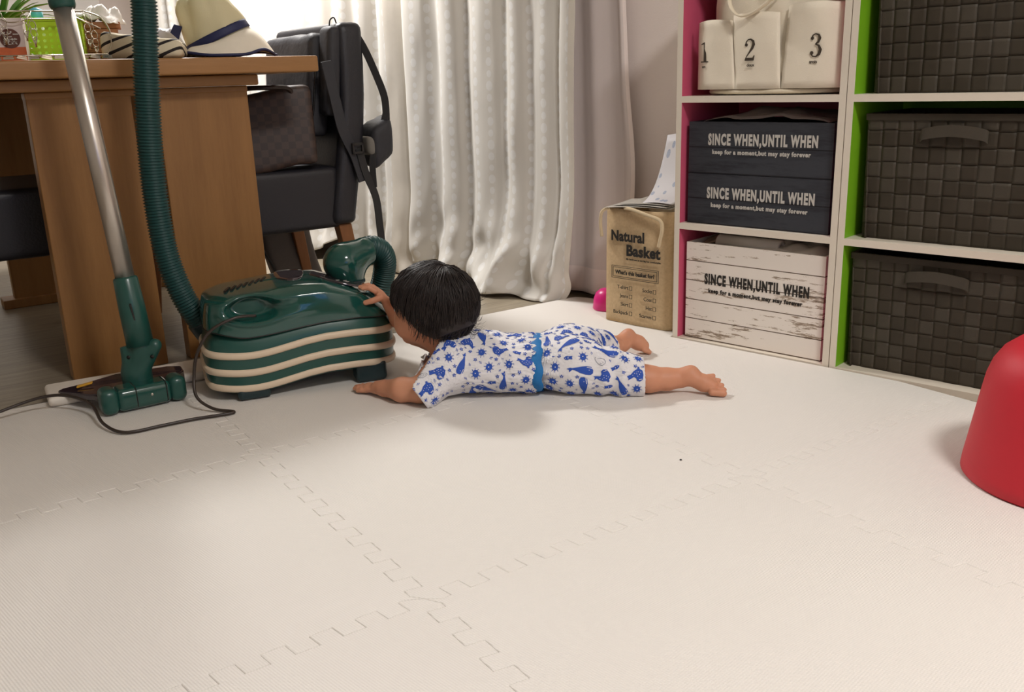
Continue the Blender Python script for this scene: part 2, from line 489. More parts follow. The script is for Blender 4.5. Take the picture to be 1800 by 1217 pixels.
# ---- plank-print boxes
def plank_mat(name, base, dark, streak, planks, h, w0=0.35, w1=0.62):
    k = N(name); v = k.coord('Object', (4.5, 4.5, 34)); n = k.noise(v, 2.4, 7, 0.75)
    v3 = k.coord('Object', (1.5, 1.5, 5)); n3 = k.noise(v3, 2.5, 3)
    mask = k.math('ADD', k.math('MULTIPLY', n, 0.62), k.math('MULTIPLY', n3, 0.38))
    c = k.ramp(mask, [(w0, dark), (w0+0.08, streak), (w1-0.08, base), (w1, base)])
    vv = k.coord('Object'); sep = k.n('ShaderNodeSeparateXYZ'); k.l(vv, sep.inputs[0])
    z = k.math('FRACT', k.math('MULTIPLY', sep.outputs[2], planks/h)); e = k.math('LESS_THAN', z, 0.045)
    k.set(col=k.mix(e, c, dark), rough=0.6, spec=0.3); k.bump(k.math('SUBTRACT', k.math('MULTIPLY', n, 0.3), e), 0.0008, 0.6)
    return k.m
M['ink_w'] = plain('pale_grey_ink', srgb(196, 192, 184), 0.7, var=0.05)
M['ink_b'] = plain('black_ink', srgb(34, 30, 26), 0.7, var=0.05)
M['cloth_dk'] = plain('dark_cloth', srgb(46, 44, 44), 0.8)
BW0, BW1, BYF = 0.026, 0.378, 0.016
def slogan(par, z, size, mat, x0=0.078, sub=True):
    text('SINCE WHEN,UNTIL WHEN', 0.0335, mat, par, (x0, BYF-0.0007, z), sx=0.50, bold=0.0016, space=1.22, width=0.266)
    text('keep for a moment,but may stay forever', 0.0135, mat, par, (x0+0.011, BYF-0.0007, z-0.021), sx=0.86, bold=0.00055, space=1.15, width=0.240)
def open_crate(name, label, x, z, h, m, group=None):
    t = thing(name, label, 'box', W(0, 0, z), WALL_A, group)
    f = MB(); th = 0.006
    f.box(BW0, BW1, BYF, BYF+th, 0, h); f.box(BW0, BW1, 0.242-th, 0.242, 0, h)
    f.box(BW0, BW0+th, BYF+th, 0.242-th, 0, h); f.box(BW1-th, BW1, BYF+th, 0.242-th, 0, h); f.box(BW0+th, BW1-th, BYF+th, 0.242-th, 0, th)
    f.out('box_body', m, t); return t
mw = plank_mat('whitewashed_planks', srgb(240, 232, 222), srgb(96, 78, 62), srgb(186, 170, 152), 5, 0.238, 0.36, 0.52)
md = plank_mat('charcoal_planks', srgb(58, 60, 66), srgb(30, 30, 34), srgb(46, 48, 54), 2, 0.1165, 0.34, 0.60)
t = open_crate('storage_box', 'whitewashed plank print storage box in the bottom pink shelf', 0, Z1+0.0005, 0.236, mw)
slogan(t, 0.140, 1, M['ink_b'])
t = open_crate('storage_box', 'dark plank print box, lower of two stacked in pink shelf', 0, Z2+0.0005, 0.1165, md, 'dark plank print boxes')
slogan(t, 0.062, 1, M['ink_w'])
t = open_crate('storage_box', 'dark plank print box, upper of two stacked in pink shelf', 0, Z2+0.118, 0.1165, md, 'dark plank print boxes')
slogan(t, 0.066, 1, M['ink_w'])

def crumpled(name, x0, x1, y0, y1, z, h, mat, label=None, cat=None, nx=22, ny=12, seed=0, parent=None, amp=0.5, th=0.0012):
    vs, fs = [], []
    for j in range(ny+1):
        for i in range(nx+1):
            u, v = i/nx, j/ny
            n = noise.noise(Vector((u*4+seed, v*3, seed))); n2 = noise.noise(Vector((u*9+seed, v*8, seed+3)))
            env = math.sin(PI*u)**0.5*math.sin(PI*min(1, v*0.9+0.05))**0.5
            vs.append((x0+(x1-x0)*u+0.006*n2, y0+(y1-y0)*v+0.006*n, z+h*env*(0.55+amp*n+0.3*amp*n2)))
    for j in range(ny):
        for i in range(nx): a = j*(nx+1)+i; fs.append((a, a+1, a+nx+2, a+nx+1))
    o = mesh(name, vs, fs, mat, parent, True); s = o.modifiers.new('s', 'SOLIDIFY'); s.thickness = th
    if label: tag(o, label, cat)
    return o
film = N('clear_film'); film.set(col=(0.30, 0.26, 0.25, 1), rough=0.18, spec=0.6, alpha=0.55)
film.set(col=srgb(170, 156, 152))
o = crumpled('plastic_bag', BW0+0.03, BW1-0.02, 0.03, 0.22, 0.0, 0.042, film.m, 'crumpled clear plastic bag on top of the dark plank boxes', 'bag', seed=3)
o.location = W(0, 0, Z2+0.235); o.rotation_euler = (0, 0, WALL_A)
# contents of the white box: rolled paper, a grey cloth and white film
t = thing('paper_roll', 'grey white paper roll lying in the open whitewashed box', 'roll', W(0.17, 0.06, Z1+0.233), WALL_A)
v_, f_ = lathe([(0.011, -0.08), (0.021, -0.08), (0.021, 0.08), (0.011, 0.08), (0.011, -0.08)], 24, cap=False)
o = mesh('sheet_roll', [(z, y, x) for x, y, z in v_], f_, plain('roll_paper', srgb(206, 202, 194), 0.6), t, True)
o = crumpled('cloth', BW0+0.01, BW0+0.13, 0.05, 0.20, 0, 0.042, plain('taupe_cloth', srgb(150, 132, 112), 0.9), 'taupe cloth heaped at the left of the open whitewashed box', 'cloth', seed=8)
o.location = W(0, 0, Z1+0.224); o.rotation_euler = (0, 0, WALL_A)
pl = plain('white_film', srgb(214, 208, 200), 0.25)
o = crumpled('plastic_wrap', 0.20, 0.365, 0.03, 0.19, 0, 0.034, pl, 'white crinkled wrapping at the right of the open whitewashed box', 'wrapping', seed=12, amp=0.9)
o.location = W(0, 0, Z1+0.228); o.rotation_euler = (0, 0, WALL_A)

# ---- canvas organiser with numbered pockets
canvas = plain('natural_canvas', srgb(240, 230, 210), 0.9, var=0.05, vscale=12, bump=0.0005, bscale=700)
canvas2 = plain('canvas_edge', srgb(232, 220, 196), 0.9, bump=0.0005, bscale=700)
t = thing('canvas_basket', 'cream canvas basket with pockets numbered 1, 2 and 3', 'basket', W(0, 0, Z3+0.0005), WALL_A)
def oval(x0, x1, y0, y1, n=56, e=3.2):
    cx, cy, a, b = (x0+x1)/2, (y0+y1)/2, (x1-x0)/2, (y1-y0)/2; out = []
    for i in range(n):
        an = 2*PI*i/n; c, s = math.cos(an), math.sin(an)
        out.append((cx+a*math.copysign(abs(c)**(2/e), c), cy+b*math.copysign(abs(s)**(2/e), s)))
    return out
O1 = oval(0.050, 0.379, 0.012, 0.232)
def wall_of(o_, z0, z1, inset, m, par, name, wav=0.0, th=0.003, rows=10):
    vs, fs = [], []; n = len(o_)
    for j in range(rows+1):
        for i, (x, y) in enumerate(o_):
            k = j/rows; s = 1-inset*k
            vs.append((0.216+(x-0.216)*s+wav*noise.noise(Vector((x*20, y*20, k*3))), 0.122+(y-0.122)*s+wav*noise.noise(Vector((x*18, k*4, y*10+5))), z0+(z1-z0)*k))
    for j in range(rows):
        for i in range(n): a = j*n+i; b = j*n+(i+1) % n; fs.append((a, b, b+n, a+n))
    ob = mesh(name, vs, fs, m, par, True); q = ob.modifiers.new('s', 'SOLIDIFY'); q.thickness = th; q.offset = -1; return ob
wall_of(O1, 0.004, 0.235, 0.05, canvas, t, 'basket_wall', 0.008)
b_ = [(x, y, 0.004) for x, y in O1]; mesh('basket_base', b_, [tuple(range(len(b_)))], canvas, t)
tube('bottom_piping', [(0.216+(x-0.216)*1.012, 0.122+(y-0.122)*1.012, 0.0075) for x, y in O1], 0.0055, canvas2, t, 8, closed=True)
# front pockets: x ranges at the base and at the top, top height
def pocket(x0b, x1b, x0t, x1t, z1, bulge, label, ysh=0.0):
    vs, fs = [], []; nx, nz = 14, 10
    for j in range(nz+1):
        k = j/nz
        for i in range(nx+1):
            u = i/nx; x = (x0b+(x0t-x0b)*k)+((x1b-x0b)+((x1t-x0t)-(x1b-x0b))*k)*u
            y = 0.0095+ysh-bulge*(0.35+0.65*k)*math.sin(PI*u)**0.7+0.0025*noise.noise(Vector((x*30, k*4, z1*9)))
            xx = (x-0.216)/0.17; y += 0.014*abs(xx)**5
            vs.append((x, y, 0.013+(z1-0.013)*k+0.004*math.sin(PI*u)*k))
    for j in range(nz):
        for i in range(nx): a = j*(nx+1)+i; fs.append((a, a+1, a+nx+2, a+nx+1))
    o = mesh('pocket', vs, fs, canvas, t, True); q = o.modifiers.new('s', 'SOLIDIFY'); q.thickness = 0.0026; q.offset = 1
    tag(o, label); return o
pocket(0.043, 0.146, 0.043, 0.134, 0.157, 0.010, 'left canvas pocket printed 1')
pocket(0.148, 0.255, 0.138, 0.246, 0.167, 0.012, 'middle canvas pocket printed 2')
pocket(0.257, 0.384, 0.268, 0.384, 0.178, 0.010, 'right canvas pocket printed 3')
# serif numerals drawn as outlines in the x,z plane
def poly_part(polys, name, mat, par, loc, s):
    f = MB()
    for P in polys: v, fc = prism([(x*s, z*s) for x, z in P], -0.0006, 0.0002); f.add(v, fc)
    o = f.out(name, mat, par); o.location = loc; return o
def stroke(pts, wd):
    pts = [Vector((p[0], p[1], 0)) for p in pts]; L_, R_ = [], []
    for i, p in enumerate(pts):
        t_ = (pts[min(i+1, len(pts)-1)]-pts[max(0, i-1)]).normalized(); n_ = Vector((-t_.y, t_.x, 0)); w = wd[i]/2
        L_.append((p.x+n_.x*w, p.y+n_.y*w)); R_.append((p.x-n_.x*w, p.y-n_.y*w))
    return [(L_[i], R_[i], R_[i+1], L_[i+1]) for i in range(len(pts)-1)]
def disc(x, z, r, n=14): return [(x+r*math.cos(2*PI*i/n), z+r*math.sin(2*PI*i/n)) for i in range(n)]
one = [[(0.20, 0.05), (0.34, 0.05), (0.34, 0.98), (0.20, 0.90)], [(0.05, 0), (0.50, 0), (0.50, 0.05), (0.05, 0.05)], [(0.05, 0.86), (0.20, 0.88), (0.34, 0.98), (0.28, 1.0), (0.05, 0.90)]]
two = stroke([(0.08, 0.72), (0.10, 0.86), (0.20, 0.96), (0.33, 0.97), (0.46, 0.88), (0.49, 0.74), (0.42, 0.56), (0.28, 0.38), (0.14, 0.20), (0.08, 0.08)], [0.06, 0.05, 0.05, 0.07, 0.12, 0.15, 0.12, 0.07, 0.04, 0.04]) + [disc(0.11, 0.72, 0.075), [(0.05, 0), (0.52, 0), (0.56, 0.24), (0.52, 0.24), (0.46, 0.13), (0.12, 0.13), (0.05, 0.06)]]
three = stroke([(0.08, 0.80), (0.14, 0.92), (0.26, 0.97), (0.40, 0.92), (0.45, 0.78), (0.40, 0.64), (0.26, 0.54)], [0.05, 0.05, 0.05, 0.09, 0.13, 0.10, 0.04]) + stroke([(0.26, 0.54), (0.42, 0.48), (0.50, 0.30), (0.45, 0.12), (0.30, 0.02), (0.16, 0.04), (0.07, 0.15)], [0.04, 0.09, 0.15, 0.13, 0.05, 0.05, 0.06]) + [disc(0.11, 0.79, 0.07), disc(0.11, 0.18, 0.08)]
M['num'] = plain('brown_ink', srgb(66, 56, 44), 0.8)
poly_part(one, 'lettering', M['num'], t, (0.057, 0.0065, 0.072), 0.044)
poly_part(two, 'lettering', M['num'], t, (0.173, -0.0044, 0.072), 0.045)
poly_part(three, 'lettering', M['num'], t, (0.320, 0.0008, 0.074), 0.047)
text('un', 0.009, M['num'], t, (0.062, 0.0060, 0.060), bold=0.0002); text('deux', 0.009, M['num'], t, (0.180, -0.0044, 0.060), bold=0.0002); text('trois', 0.009, M['num'], t, (0.321, 0.0008, 0.062), bold=0.0002)
# handle loop hanging over the front
H = catmull([(0.134, 0.012, 0.240), (0.132, -0.004, 0.215), (0.142, -0.012, 0.182), (0.165, -0.014, 0.164), (0.195, -0.013, 0.168), (0.230, -0.008, 0.190), (0.262, 0.0, 0.218), (0.280, 0.010, 0.240)], 6)
tube('handle', H, 0.008, canvas2, t, 8, flat=0.3)
# clear bag with items in the right pocket
o = crumpled('plastic_pouch', 0.262, 0.352, 0.0, 0.03, 0, 0.03, film.m, 'small clear pouch poking out of the pocket printed 3', 'pouch', seed=21)
o.location = W(0, 0.012, Z3+0.150); o.rotation_euler = (0.9, 0, WALL_A)

# ---- woven baskets
def weave_mat():
    k = N('woven_strap'); v = k.coord('Object'); n = k.noise(v, 18, 2); n2 = k.noise(v, 500, 2)
    k.set(col=k.mix(n, srgb(52, 46, 36), srgb(62, 54, 43)), rough=0.65, spec=0.35); k.bump(n2, 0.0003, 0.5); return k.m
M['weave'] = weave_mat()
M['weave2'] = plain('woven_strap_lighter', srgb(64, 57, 46), 0.65, bump=0.0003, bscale=500)
def basket(name, label, w, d, h, z, x):
    t = thing(name, label, 'basket', W(x, 0.026, z), WALL_A, 'dark woven baskets in the green shelf')
    C_ = 0.030
    def side(p0, ux, n_, wd, nm):
        cols = max(2, round(wd/C_)); rows = max(2, round(h/C_)); cw, ch = wd/cols, h/rows; q = 5
        vs, fs, mi = [], [], []
        for r in range(rows):
            for c in range(cols):
                tone = int(random.random() < 0.35); base = len(vs); over = (r+c) % 2; off = (0.5 if r % 2 else 0)*0
                for j in range(q+1):
                    for i in range(q+1):
                        u, v = i/q, j/q
                        pil = (math.sin(PI*u)**0.5 if over else math.sin(PI*v)**0.5)
                        dd = 0.0008*pil + (0.0006 if over else 0)
                        s_ = (c+u)*cw; zz = (r+v)*ch
                        slope = 0.010*(1-zz/h)
                        P = p0+ux*(s_) + n_*(dd-slope)
                        vs.append((P.x, P.y, zz))
                for j in range(q):
                    for i in range(q): a = base+j*(q+1)+i; fs.append((a, a+1, a+q+2, a+q+1)); mi.append(tone)
        o = mesh(nm, vs, fs, [M['weave'], M['weave2']], t, True, mi=mi)
        s = o.modifiers.new('s', 'SOLIDIFY'); s.thickness = 0.003; s.offset = -1
        return o
    side(Vector((0, 0, 0)), Vector((1, 0, 0)), Vector((0, -1, 0)), w, 'woven_front')
    side(Vector((w, 0, 0)), Vector((0, 1, 0)), Vector((1, 0, 0)), d, 'woven_side')
    side(Vector((0, d, 0)), Vector((0, -1, 0)), Vector((-1, 0, 0)), d, 'woven_side')
    side(Vector((w, d, 0)), Vector((-1, 0, 0)), Vector((0, 1, 0)), w, 'woven_back')
    box('basket_base', 0.012, w-0.012, 0.012, d-0.012, 0.001, 0.004, M['weave'], t)
    rim = [(0, 0, h), (w, 0, h), (w, d, h), (0, d, h)]
    f = MB()
    f.box(-0.002, w+0.002, -0.004, 0.002, h-0.012, h+0.001); f.box(-0.002, w+0.002, d-0.002, d+0.004, h-0.012, h+0.001)
    f.box(-0.004, 0.002, -0.002, d+0.002, h-0.012, h+0.001); f.box(w-0.002, w+0.004, -0.002, d+0.002, h-0.012, h+0.001)
    f.out('rim', M['weave'], t, bw=0.001)
    hp = catmull([(w*0.5-0.062, -0.006, h-0.042), (w*0.5-0.05, -0.012, h-0.036), (w*0.5, -0.017, h-0.030), (w*0.5+0.05, -0.012, h-0.036), (w*0.5+0.062, -0.006, h-0.042)], 6)
    vs, fs = [], []
    for i, p in enumerate(hp):
        for a, b in ((-0.011, 0), (0.011, 0), (0.011, 0.003), (-0.011, 0.003)): vs.append((p.x, p.y+b, p.z+a))
    for i in range(len(hp)-1):
        for k in range(4): fs.append((i*4+k, i*4+(k+1) % 4, i*4+4+(k+1) % 4, i*4+4+k))
    fs += [(3, 2, 1, 0), tuple(range(len(vs)-4, len(vs)))]
    o = mesh('handle', vs, fs, M['weave2'], t); return t
BX = SW+0.002+0.040
basket('woven_basket', 'dark brown woven basket with strap handle in bottom green shelf', 0.350, 0.225, 0.250, Z1+0.0005, BX-0.015)
basket('woven_basket', 'dark brown woven basket with strap handle in middle green shelf', 0.340, 0.225, 0.252, Z2+0.0005, BX-0.004)
basket('woven_basket', 'dark brown woven basket in the top green shelf, upper part cut off', 0.335, 0.225, 0.250, Z3+0.0005, BX)

# ================================================================ jute bag
jute = N('jute'); v = jute.coord('Object'); sep = jute.n('ShaderNodeSeparateXYZ'); jute.l(v, sep.inputs[0])
hx = jute.math('SINE', jute.math('MULTIPLY', sep.outputs[0], 2*PI/0.0016)); hz = jute.math('SINE', jute.math('MULTIPLY', sep.outputs[2], 2*PI/0.0016))
hh = jute.math('ADD', jute.math('MULTIPLY', hx, hz), jute.math('MULTIPLY', jute.noise(v, 300, 2), 1.2))
jute.set(col=jute.mix(jute.noise(v, 140, 3), srgb(200, 170, 130), srgb(234, 206, 164)), rough=0.9, spec=0.15); jute.bump(hh, 0.0005, 0.7)
M['jute'] = jute.m
cream = plain('cotton_cord', srgb(206, 186, 152), 0.9, bump=0.0004, bscale=400)
t = thing('jute_bag', 'tan jute drawstring bag printed Natural Basket beside the shelves', 'bag', W(-0.243, 0.030, 0.001), WALL_A)
BWd, BDp, BHt = 0.215, 0.165, 0.300
def bagp(u, v, k):
    pass
ring = oval(0, BWd, 0, BDp, 64, 9)
vs, fs = [], []
rows = 26
for j in range(rows+1):
    k = j/rows
    for (x, y) in ring:
        n = noise.noise(Vector((x*14, y*14, k*5)))
        bul = 0.006*math.sin(PI*k)
        cx, cy = x-BWd/2, y-BDp/2
        s = 1+bul*6*(0.3+n)
        lean = -0.006*k
        vs.append((BWd/2+cx*(1-0.045*k+0.03*n*k), BDp/2+cy*(s-0.02*k)+0.004*n, BHt*k + (0.006*noise.noise(Vector((x*22, y*22, 1))) if j == rows else 0)))
for j in range(rows):
    for i in range(64): a = j*64+i; b = j*64+(i+1) % 64; fs.append((a, b, b+64, a+64))
o = mesh('bag_body', vs, fs, M['jute'], t, True); s = o.modifiers.new('s', 'SOLIDIFY'); s.thickness = 0.0025; s.offset = -1
mesh('bag_base', [(x, y, 0.001) for x, y in ring], [tuple(range(64))], M['jute'], t)
BI = M['ink_b']; yb = -0.0085
text('Natural', 0.0365, BI, t, (0.036, yb, 0.220), bold=0.0015, space=1.05, width=0.103)
text('Basket', 0.0385, BI, t, (0.084, yb, 0.184), bold=0.0016, space=1.05, width=0.104)
text('My bedroom is not big but comfortable', 0.0066, BI, t, (0.084, yb, 0.172), bold=0.0001, width=0.106)
text("What's this basket for?", 0.0142, BI, t, (0.050, yb, 0.1325), bold=0.0005, space=1.03, width=0.122)
f = MB()
def frame(f, x0, x1, z0, z1, w):
    f.box(x0, x1, yb-0.0004, yb+0.0008, z0, z0+w); f.box(x0, x1, yb-0.0004, yb+0.0008, z1-w, z1); f.box(x0, x0+w, yb-0.0004, yb+0.0008, z0, z1); f.box(x1-w, x1, yb-0.0004, yb+0.0008, z0, z1)
frame(f, 0.038, 0.184, 0.121, 0.154, 0.0010); frame(f, 0.042, 0.180, 0.125, 0.150, 0.0010)
for i, (a, b) in enumerate((('T-shirt', 'Socks'), ('Jeans', 'Coat'), ('Skirt', 'Hat'), ('Backpack', 'Scarves'))):
    z = 0.094-i*0.0225
    text(a, 0.0135, BI, t, (0.091, yb, z), sx=0.95, bold=0.0001, align='RIGHT'); text(b, 0.0135, BI, t, (0.165, yb, z), sx=0.95, bold=0.0001, align='RIGHT')
    frame(f, 0.094, 0.103, z-0.001, z+0.0095, 0.0008); frame(f, 0.168, 0.177, z-0.001, z+0.0095, 0.0008)
f.out('printed_boxes', BI, t)
# cord channel and hanging cords
tube('drawstring', catmull([(0.004, -0.006, 0.225), (0.002, -0.009, 0.262), (0.008, -0.010, 0.290), (0.022, -0.002, 0.300)], 5), 0.0042, cream, t)
tube('drawstring', catmull([(0.075, -0.002, 0.303), (0.105, -0.010, 0.302), (0.150, -0.012, 0.292), (0.188, -0.012, 0.282), (0.196, -0.012, 0.262), (0.190, -0.012, 0.232), (0.186, -0.012, 0.215)], 5), 0.0046, cream, t)
# papers on the bag
def sheet(name, w, h, bend, mat, loc, rot, label, cat, curl=0.0):
    vs, fs, uv = [], [], []; nx, ny = 10, 14
    for j in range(ny+1):
        for i in range(nx+1):
            u, v_ = i/nx, j/ny; vs.append((w*(u-0.5), h*v_, bend*v_*v_+curl*math.sin(PI*u))); uv.append((u, v_))
    for j in range(ny):
        for i in range(nx): a = j*(nx+1)+i; fs.append((a, a+1, a+nx+2, a+nx+1))
    o = mesh(name, vs, fs, mat, None, True, uv=uv); s = o.modifiers.new('s', 'SOLIDIFY'); s.thickness = 0.0006
    o.location = loc; o.rotation_euler = rot; tag(o, label, cat); return o
pk = N('printed_leaflet'); v = pk.coord('UV', (5, 7, 1)); vo = pk.n('ShaderNodeTexVoronoi'); pk.l(v, vo.inputs['Vector']); vo.inputs['Scale'].default_value = 1.0
m_ = pk.math('LESS_THAN', vo.outputs['Distance'], 0.30)
pk.set(col=pk.mix(m_, srgb(206, 202, 204), pk.mix(pk.noise(v, 9, 3), srgb(108, 122, 150), srgb(190, 194, 208))), rough=0.6)
sheet('leaflet', 0.105, 0.125, 0.150, pk.m, W(-0.085, 0.045, 0.318), (0.10, -0.05, WALL_A-0.12), 'pale printed leaflet curling up against the wall above the jute bag', 'paper', 0.004)
gp = plain('grey_paper', srgb(176, 170, 160), 0.5)
for i, (dx, a, w_, lab) in enumerate(((-0.130, 0.10, 0.19, 'thin grey paper sheet lying lowest on the jute bag'), (-0.128, -0.05, 0.17, 'thin grey paper sheet in the middle of the pile on jute bag'), (-0.115, 0.02, 0.15, 'thin grey paper sheet on top of the pile on jute bag'))):
    sheet('paper_sheet', w_, 0.14, 0.004, gp, W(dx, 0.025+0.006*i, 0.3065+0.004*i), (0.01, -0.03, WALL_A+a), lab, 'paper', 0.003)
# pink toy behind the bag
M['magenta'] = plain('magenta_plastic', srgb(222, 36, 130), 0.35)
v_, f_ = lathe([(0.002, 0), (0.037, 0.0), (0.039, 0.004), (0.036, 0.030), (0.030, 0.046), (0.018, 0.056), (0.002, 0.059)], 28)
o = mesh('plastic_cup', v_, f_, M['magenta'], None, True); o.location = W(-0.306, 0.130, 0.0005)
tag(o, 'magenta plastic toy cup peeking out behind the jute bag', 'toy')
# red stool at right
M['red'] = plain('red_plastic', srgb(200, 28, 46), 0.55, coat=0.0, var=0.03)
v_, f_ = lathe([(0.140, 0.004), (0.150, 0.0), (0.1535, 0.004), (0.152, 0.020), (0.146, 0.060), (0.138, 0.116), (0.131, 0.160), (0.124, 0.182), (0.112, 0.202), (0.094, 0.217), (0.070, 0.226), (0.04, 0.230), (0.002, 0.231)], 72)
o = mesh('toy_bucket', v_, f_, M['red'], None, True); o.location = (0.852, -0.540, 0.0005)
tag(o, 'smooth red plastic tub turned upside down at the right edge', 'tub')
# ================================================================ curtains
def brocade():
    k = N('white_brocade'); c = k.n('ShaderNodeTexCoord'); sep = k.n('ShaderNodeSeparateXYZ'); k.l(c.outputs['UV'], sep.inputs[0])
    P = 0.058; H_ = 0.034
    cu = k.math('DIVIDE', sep.outputs[0], P); ci = k.math('FLOOR', cu); fx = k.math('MULTIPLY', k.math('SUBTRACT', k.math('FRACT', cu), 0.5), P)
    sh = k.math('MULTIPLY', k.math('FRACT', k.math('MULTIPLY', ci, 0.37)), 1.0)
    rv = k.math('ADD', k.math('DIVIDE', sep.outputs[1], H_), sh); ri = k.math('FLOOR', rv)
    fy = k.math('MULTIPLY', k.math('SUBTRACT', k.math('FRACT', rv), 0.5), H_)
    d = k.math('SQRT', k.math('ADD', k.math('MULTIPLY', fx, fx), k.math('MULTIPLY', k.math('MULTIPLY', fy, fy), 0.75)))
    alt = k.math('FRACT', k.math('MULTIPLY', k.math('ADD', ri, k.math('MULTIPLY', ci, 3)), 0.3819))
    r = k.math('ADD', 0.0070, k.math('MULTIPLY', alt, 0.0055))
    m = k.math('GREATER_THAN', r, d)
    n = k.noise(c.outputs['UV'], 900, 2)
    m = k.math('MULTIPLY', m, k.math('ADD', 0.55, k.math('MULTIPLY', n, 0.8)))
    k.set(col=k.mix(m, srgb(234, 230, 222), srgb(248, 247, 244)), rough=k.math('SUBTRACT', 0.62, k.math('MULTIPLY', m, 0.25)), spec=0.4, sheen=0.25)
    k.bump(k.math('ADD', k.math('MULTIPLY', n, 0.4), m), 0.0006, 0.5)
    tr = k.n('ShaderNodeBsdfTranslucent'); tr.inputs[0].default_value = srgb(216, 208, 192)
    mx = k.n('ShaderNodeMixShader'); mx.inputs[0].default_value = 0.18
    out = k.t.nodes['Material Output']; k.l(k.b.outputs[0], mx.inputs[1]); k.l(tr.outputs[0], mx.inputs[2]); k.l(mx.outputs[0], out.inputs[0])
    return k.m
M['brocade'] = brocade()
M['lining'] = plain('curtain_edge_cloth', srgb(222, 215, 203), 0.7, bump=0.0003, bscale=600)

def drape(name, knots, z0f, z1, mat, label, yoff, flare=None, wr=1.0, seed=0, nz=90, per=14, edge=None, depth=1.0, crumple=1.0):
    """knots: (wall x, depth offset) along the folds"""
    K = catmull([(x, y*depth, 0) for x, y in knots], per)
    s = [0.0]
    for a, b in zip(K[:-1], K[1:]): s.append(s[-1]+(b-a).length)
    Lt = s[-1]; n = len(K); vs, uv = [], []
    for j in range(nz+1):
        k = (j/nz)
        for i in range(n):
            z0 = z0f(K[i].x); z = z0+(z1-z0)*k**1.25
            h = max(0.0, 1-z/0.30)
            x, y = K[i].x, K[i].y
            A = 1+0.15*math.sin(z*3+i*0.05)
            x2, y2 = flare(x, y, z) if flare else (x, y)
            w1 = noise.noise(Vector((x*9+seed, z*2.2, seed))); w2 = noise.noise(Vector((x*24+seed, z*7, seed+4)))
            w3 = noise.noise(Vector((x*13, z*11, seed+9)))
            y3 = y2*A + wr*(0.006*w1+0.003*w2 + crumple*h*h*0.034*w3)
            x3 = x2 + wr*(0.004*noise.noise(Vector((x*7, z*3, seed+2))) + crumple*h*h*0.016*noise.noise(Vector((x*10, z*9, seed+5))))
            vs.append((x3, yoff+y3, z)); uv.append((s[i], z))
    fs, mi = [], []
    for j in range(nz):
        for i in range(n-1):
            a = j*n+i; fs.append((a, a+1, a+n+1, a+n))
            mi.append(1 if (edge and (s[i] < edge[0] or s[i] > Lt-edge[1])) else 0)
    o = mesh(name, vs, fs, [mat, M['lining']], None, True, mi=mi, uv=uv)
    q = o.modifiers.new('s', 'SOLIDIFY'); q.thickness = 0.0018
    o.location = WO; o.rotation_euler = (0, 0, WALL_A)
    return tag(o, label, 'curtain')
# main curtain: folds from its free left edge to its right edge
def fl_main(x, y, z):
    h = max(0.0, 1-z/0.34)
    mid = math.exp(-((x+0.66)/0.12)**2)
    return x - 0.055*h*h - 0.03*(0.9-z)*0.5, y - 0.075*h*h*mid + 0.02*h*h*math.sin(x*30)
kn = [(-1.130, 0.055), (-1.115, 0.010), (-1.075, -0.006), (-1.030, 0.006), (-1.000, 0.034), (-0.975, 0.040), (-0.950, 0.015), (-0.915, 0.000),
      (-0.880, 0.010), (-0.855, 0.040), (-0.835, 0.042), (-0.805, 0.018), (-0.765, 0.006), (-0.725, 0.012), (-0.700, 0.030), (-0.680, 0.036),
      (-0.655, 0.004), (-0.630, -0.008), (-0.600, 0.004), (-0.575, 0.020), (-0.550, 0.010), (-0.520, 0.000), (-0.490, 0.018), (-0.475, 0.030), (-0.455, -0.004), (-0.430, -0.012), (-0.408, -0.004)]
def z0_main(x): return FZ+0.004 + 0.060*math.exp(-((x+1.00)/0.17)**2) + 0.012*math.exp(-((x+0.60)/0.06)**2)
drape('curtain', kn, z0_main, 1.98, M['brocade'], 'white dotted brocade curtain right of centre, its hem pooling on the floor', 0.13, fl_main, seed=2, edge=(0.0, 0.018), depth=0.62, crumple=2.2)
def fl_left(x, y, z):
    h = max(0.0, 1-z/0.30)
    return x - 0.03*h*h*(1 if x > -1.3 else 0.4)-0.02*(0.9-z)*0.6, y-0.015*h
kl = [(-1.060, 0.040), (-1.110, 0.030), (-1.140, 0.010), (-1.165, -0.004), (-1.200, -0.014), (-1.235, -0.006), (-1.262, 0.020), (-1.285, 0.030), (-1.320, 0.004), (-1.350, 0.000)]
x = -1.38; q = 0
while x > -2.88:
    kl += [(x, 0.030+0.008*math.sin(q*2.1)), (x-0.030, 0.034), (x-0.055, 0.004), (x-0.085-0.01*math.sin(q), -0.006+0.006*math.cos(q*1.7))]
    x -= 0.115+0.015*math.sin(q*1.3); q += 1
def z0_left(x): return FZ+0.006+(0.0 if x > -1.24 else min(0.10, (-1.24-x)*0.42) if x > -1.5 else max(0.02, 0.10-(-1.5-x)*0.4))
drape('curtain', kl, z0_left, 1.98, M['brocade'], 'white dotted brocade curtain at left, behind the dining chair', 0.14, fl_left, seed=9, edge=(0.15, 0.0))
